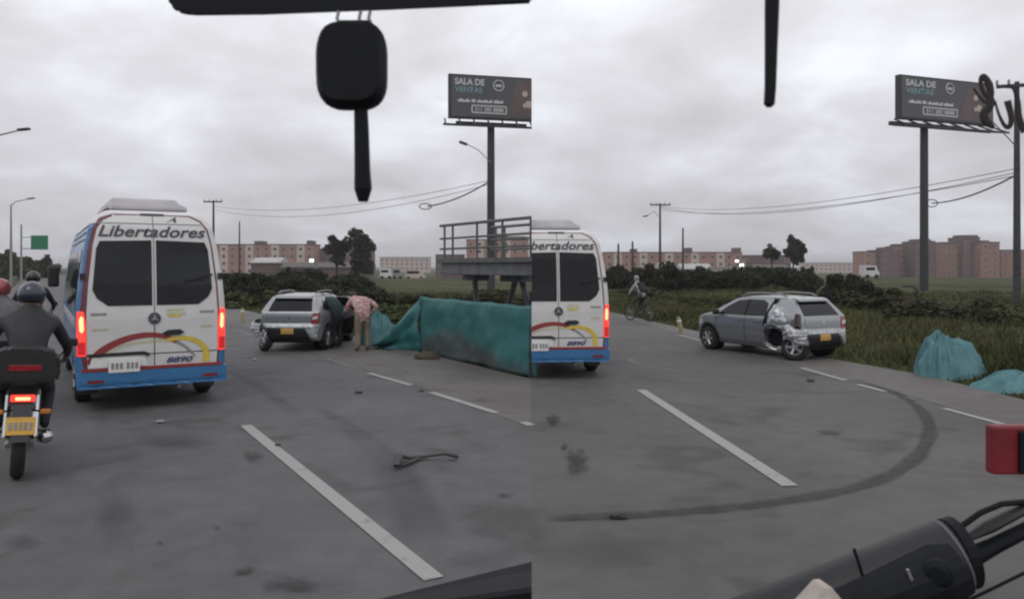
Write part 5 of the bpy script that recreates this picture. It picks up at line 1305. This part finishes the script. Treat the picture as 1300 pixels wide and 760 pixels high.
# dashboard edge (left view) and wiper gear (right view)
Zd = .9
t = thing('dashboard', 'black sloping dashboard edge below the long lane line', 'dashboard', P(580, 760, Zd), 0)
L_ = lambda px, py, Z=Zd: P(px, py, Z)-t.location
b = bmesh.new()
rows = [[L_(455, 766), L_(676, 712)], [L_(455, 770, .89), L_(676, 722, .88)], [L_(455, 790, .80), L_(676, 758, .78)], [L_(455, 900, .78), L_(676, 860, .76)], [L_(455, 900, 1.0), L_(676, 860, 1.0)], [L_(455, 800, 1.0), L_(676, 745, 1.0)]]
vs = [[b.verts.new(p) for p in r] for r in rows]
for i in range(len(vs)):
    a_, c_ = vs[i], vs[(i+1) % len(vs)]; b.faces.new((a_[0], a_[1], c_[1], c_[0]))
b.faces.new([r[0] for r in vs]); b.faces.new([r[1] for r in vs][::-1])
o = bo('top_pad', b, M['cabblack'], t); cut(o, 'left', 0, t.location)
o = bo('trim_strip', tb([L_(455, 784, .79), L_(676, 752, .77)], .006, 6), M['cabblack'], t); cut(o, 'left', 0, t.location)
Zw = .85
t = thing('wiper_housing', 'black ribbed wiper motor housing at the windscreen foot', 'wiper housing', P(1080, 740, Zw), 0)
L_ = lambda px, py, Z=Zw: P(px, py, Z)-t.location
bo('cover', tb([L_(820, 850), L_(1000, 782), L_(1120, 737), L_(1206, 704), L_(1212, 702)], [.036, .036, .037, .038, .036], 24), M['cabgrey'], t, True)
bo('end_cap', tb([L_(1210, 703), L_(1222, 700), L_(1226, 699)], [.0375, .038, .030], 24), M['cabblack'], t)
bo('metal_ring', tb([L_(1206, 704.2), L_(1208.5, 703.2)], [.0383, .0383], 24), M['deck'], t)
bo('lower_case', tb([L_(960, 820, .83), L_(1100, 762, .83), L_(1190, 728, .83), L_(1213, 718, .83)], [.028, .030, .034, .030], 16), M['cabblack'], t)
bo('motor', lathe(bmesh.new(), [(.009, -.02), (.015, -.016), (.015, .016), (.009, .02)], 18, 'x', L_(1190, 722, .815), Matrix.Rotation(R(60), 3, 'Z')), M['cabblack'], t)
for pts in ([(1084, 696), (1090, 714), (1095, 730)], [(1152, 722), (1158, 736), (1163, 742)], [(1140, 746), (1165, 740), (1185, 734)]):
    bo('seam', tb([L_(x, y, .805) for x, y in pts], .0018, 5), M['cabblack'] if pts[0][0] < 1100 else M['galv'], t)
t = thing('wiper', 'black wiper arm and blade reaching right from the housing', 'wiper', P(1230, 690, Zw), 0)
L_ = lambda px, py, Z=Zw: P(px, py, Z)-t.location
bo('arm', tb([L_(1214, 672), L_(1245, 650), L_(1272, 639), L_(1310, 636)], .0032, 7), M['cabblack'], t)
bo('blade', tb([L_(1218, 688), L_(1255, 668), L_(1310, 640)], [.004, .010, .008], 8, .6), M['cabgrey'], t)
bo('link_rod', tb([L_(1222, 712), L_(1262, 692), L_(1310, 668)], [.012, .009, .008], 8), M['cabblack'], t)
bo('lower_rod', tb([L_(1228, 762), L_(1310, 722)], .002, 6), M['cabblack'], t)
t0 = P(1050, 757, .72); b = bmesh.new()
q = [P(1008, 795, .72), P(1024, 772, .72), P(1048, 746, .72), P(1056, 745, .72), P(1070, 762, .72), P(1080, 795, .72)]
Af = [b.verts.new(p-t0) for p in q]; Bf = [b.verts.new(p-t0+Vector((0, .03, -.004))) for p in q]; mid = b.verts.new(P(1050, 768, .72)-t0+Vector((0, -.006, 0)))
for i in range(len(q)): b.faces.new((Af[i], mid, Af[(i+1) % len(q)])); b.faces.new((Af[i], Bf[i], Bf[(i+1) % len(q)], Af[(i+1) % len(q)]))
b.faces.new(Bf[::-1]); o = bo('folded_cloth', b, M['cloth']); o.location = t0; tag(o, 'pale folded cloth corner in front of the wiper housing', 'cloth')
t = thing('red_box', 'small red plastic box with black side and white mark', 'box', P(1295, 572, .75), 0)
L_ = lambda px, py, Z=.75: P(px, py, Z)-t.location
bo('body', bx((0.0, .008, 0), (.050, .014, .047), bev=.003), M['redbox'], t)
bo('side_panel', bx((.0125, .0, -.001), (.028, .006, .040), bev=.002), M['cabblack'], t)
bo('white_mark', tb([Vector((.013+.006*math.cos(a), -.0042, .008+.009*math.sin(a))) for a in [R(60+20*k) for k in range(13)]], .0015, 5), M['platewhite'], t)
def letter(label, pts, wid):
    q = spline([P(x, y, .7) for x, y in pts], 6); n = len(q); m_ = len(pts)
    w = [wid[min(m_-1, int(i/6))]+(wid[min(m_-1, int(i/6)+1)]-wid[min(m_-1, int(i/6))])*((i % 6)/6) for i in range(n)]
    b = tb([p-q[0] for p in q], [a/F*.7 for a in w], 8, .25, (0, 1, 0)); o = bo('windscreen_letter', b, M['lettering']); o.location = q[0]
    tag(o, label, 'lettering', 'hand painted windscreen letters')
M['lettering'] = mat('dark_maroon_lettering', (.016, .009, .011), .6, var=.2, scale=60)
letter('dark maroon looped letter resembling an 8 painted over billboard edge', [(1236, 112), (1243, 122), (1252, 130), (1258, 122), (1256, 108), (1249, 98), (1245, 103), (1248, 116), (1258, 127), (1256, 136), (1249, 144), (1252, 154), (1262, 162)], [1.5, 2, 2.5, 4, 5, 4.5, 3, 3, 5, 5, 5.5, 6, 2.5])
letter('dark maroon curved letter resembling a U beside the power pole', [(1263, 128), (1268, 145), (1275, 159), (1281, 161), (1284, 150), (1279, 128)], [1.5, 2, 2.8, 3.2, 4, 5])
letter('dark maroon slanting stroke crossing the power pole top', [(1277, 110), (1287, 112), (1292, 128), (1294, 150), (1301, 168)], [2, 3, 3.5, 4.5, 5])

# ------------------------------------------------------------------ damp evening air
hz = bpy.data.materials.new('damp_air'); hz.use_nodes = True; nt = hz.node_tree
nt.nodes.remove(nt.nodes['Principled BSDF']); pv = nt.nodes.new('ShaderNodeVolumePrincipled')
pv.inputs['Color'].default_value = (.93, .93, .96, 1); pv.inputs['Density'].default_value = .0004; pv.inputs['Anisotropy'].default_value = .2
nt.links.new(pv.outputs[0], nt.nodes['Material Output'].inputs['Volume'])
o = bo('haze', bx((0, 2990, 10.4), (13000, 6120, 29.2)), hz); tag(o, 'thin damp evening air over the road and field', kind='stuff')
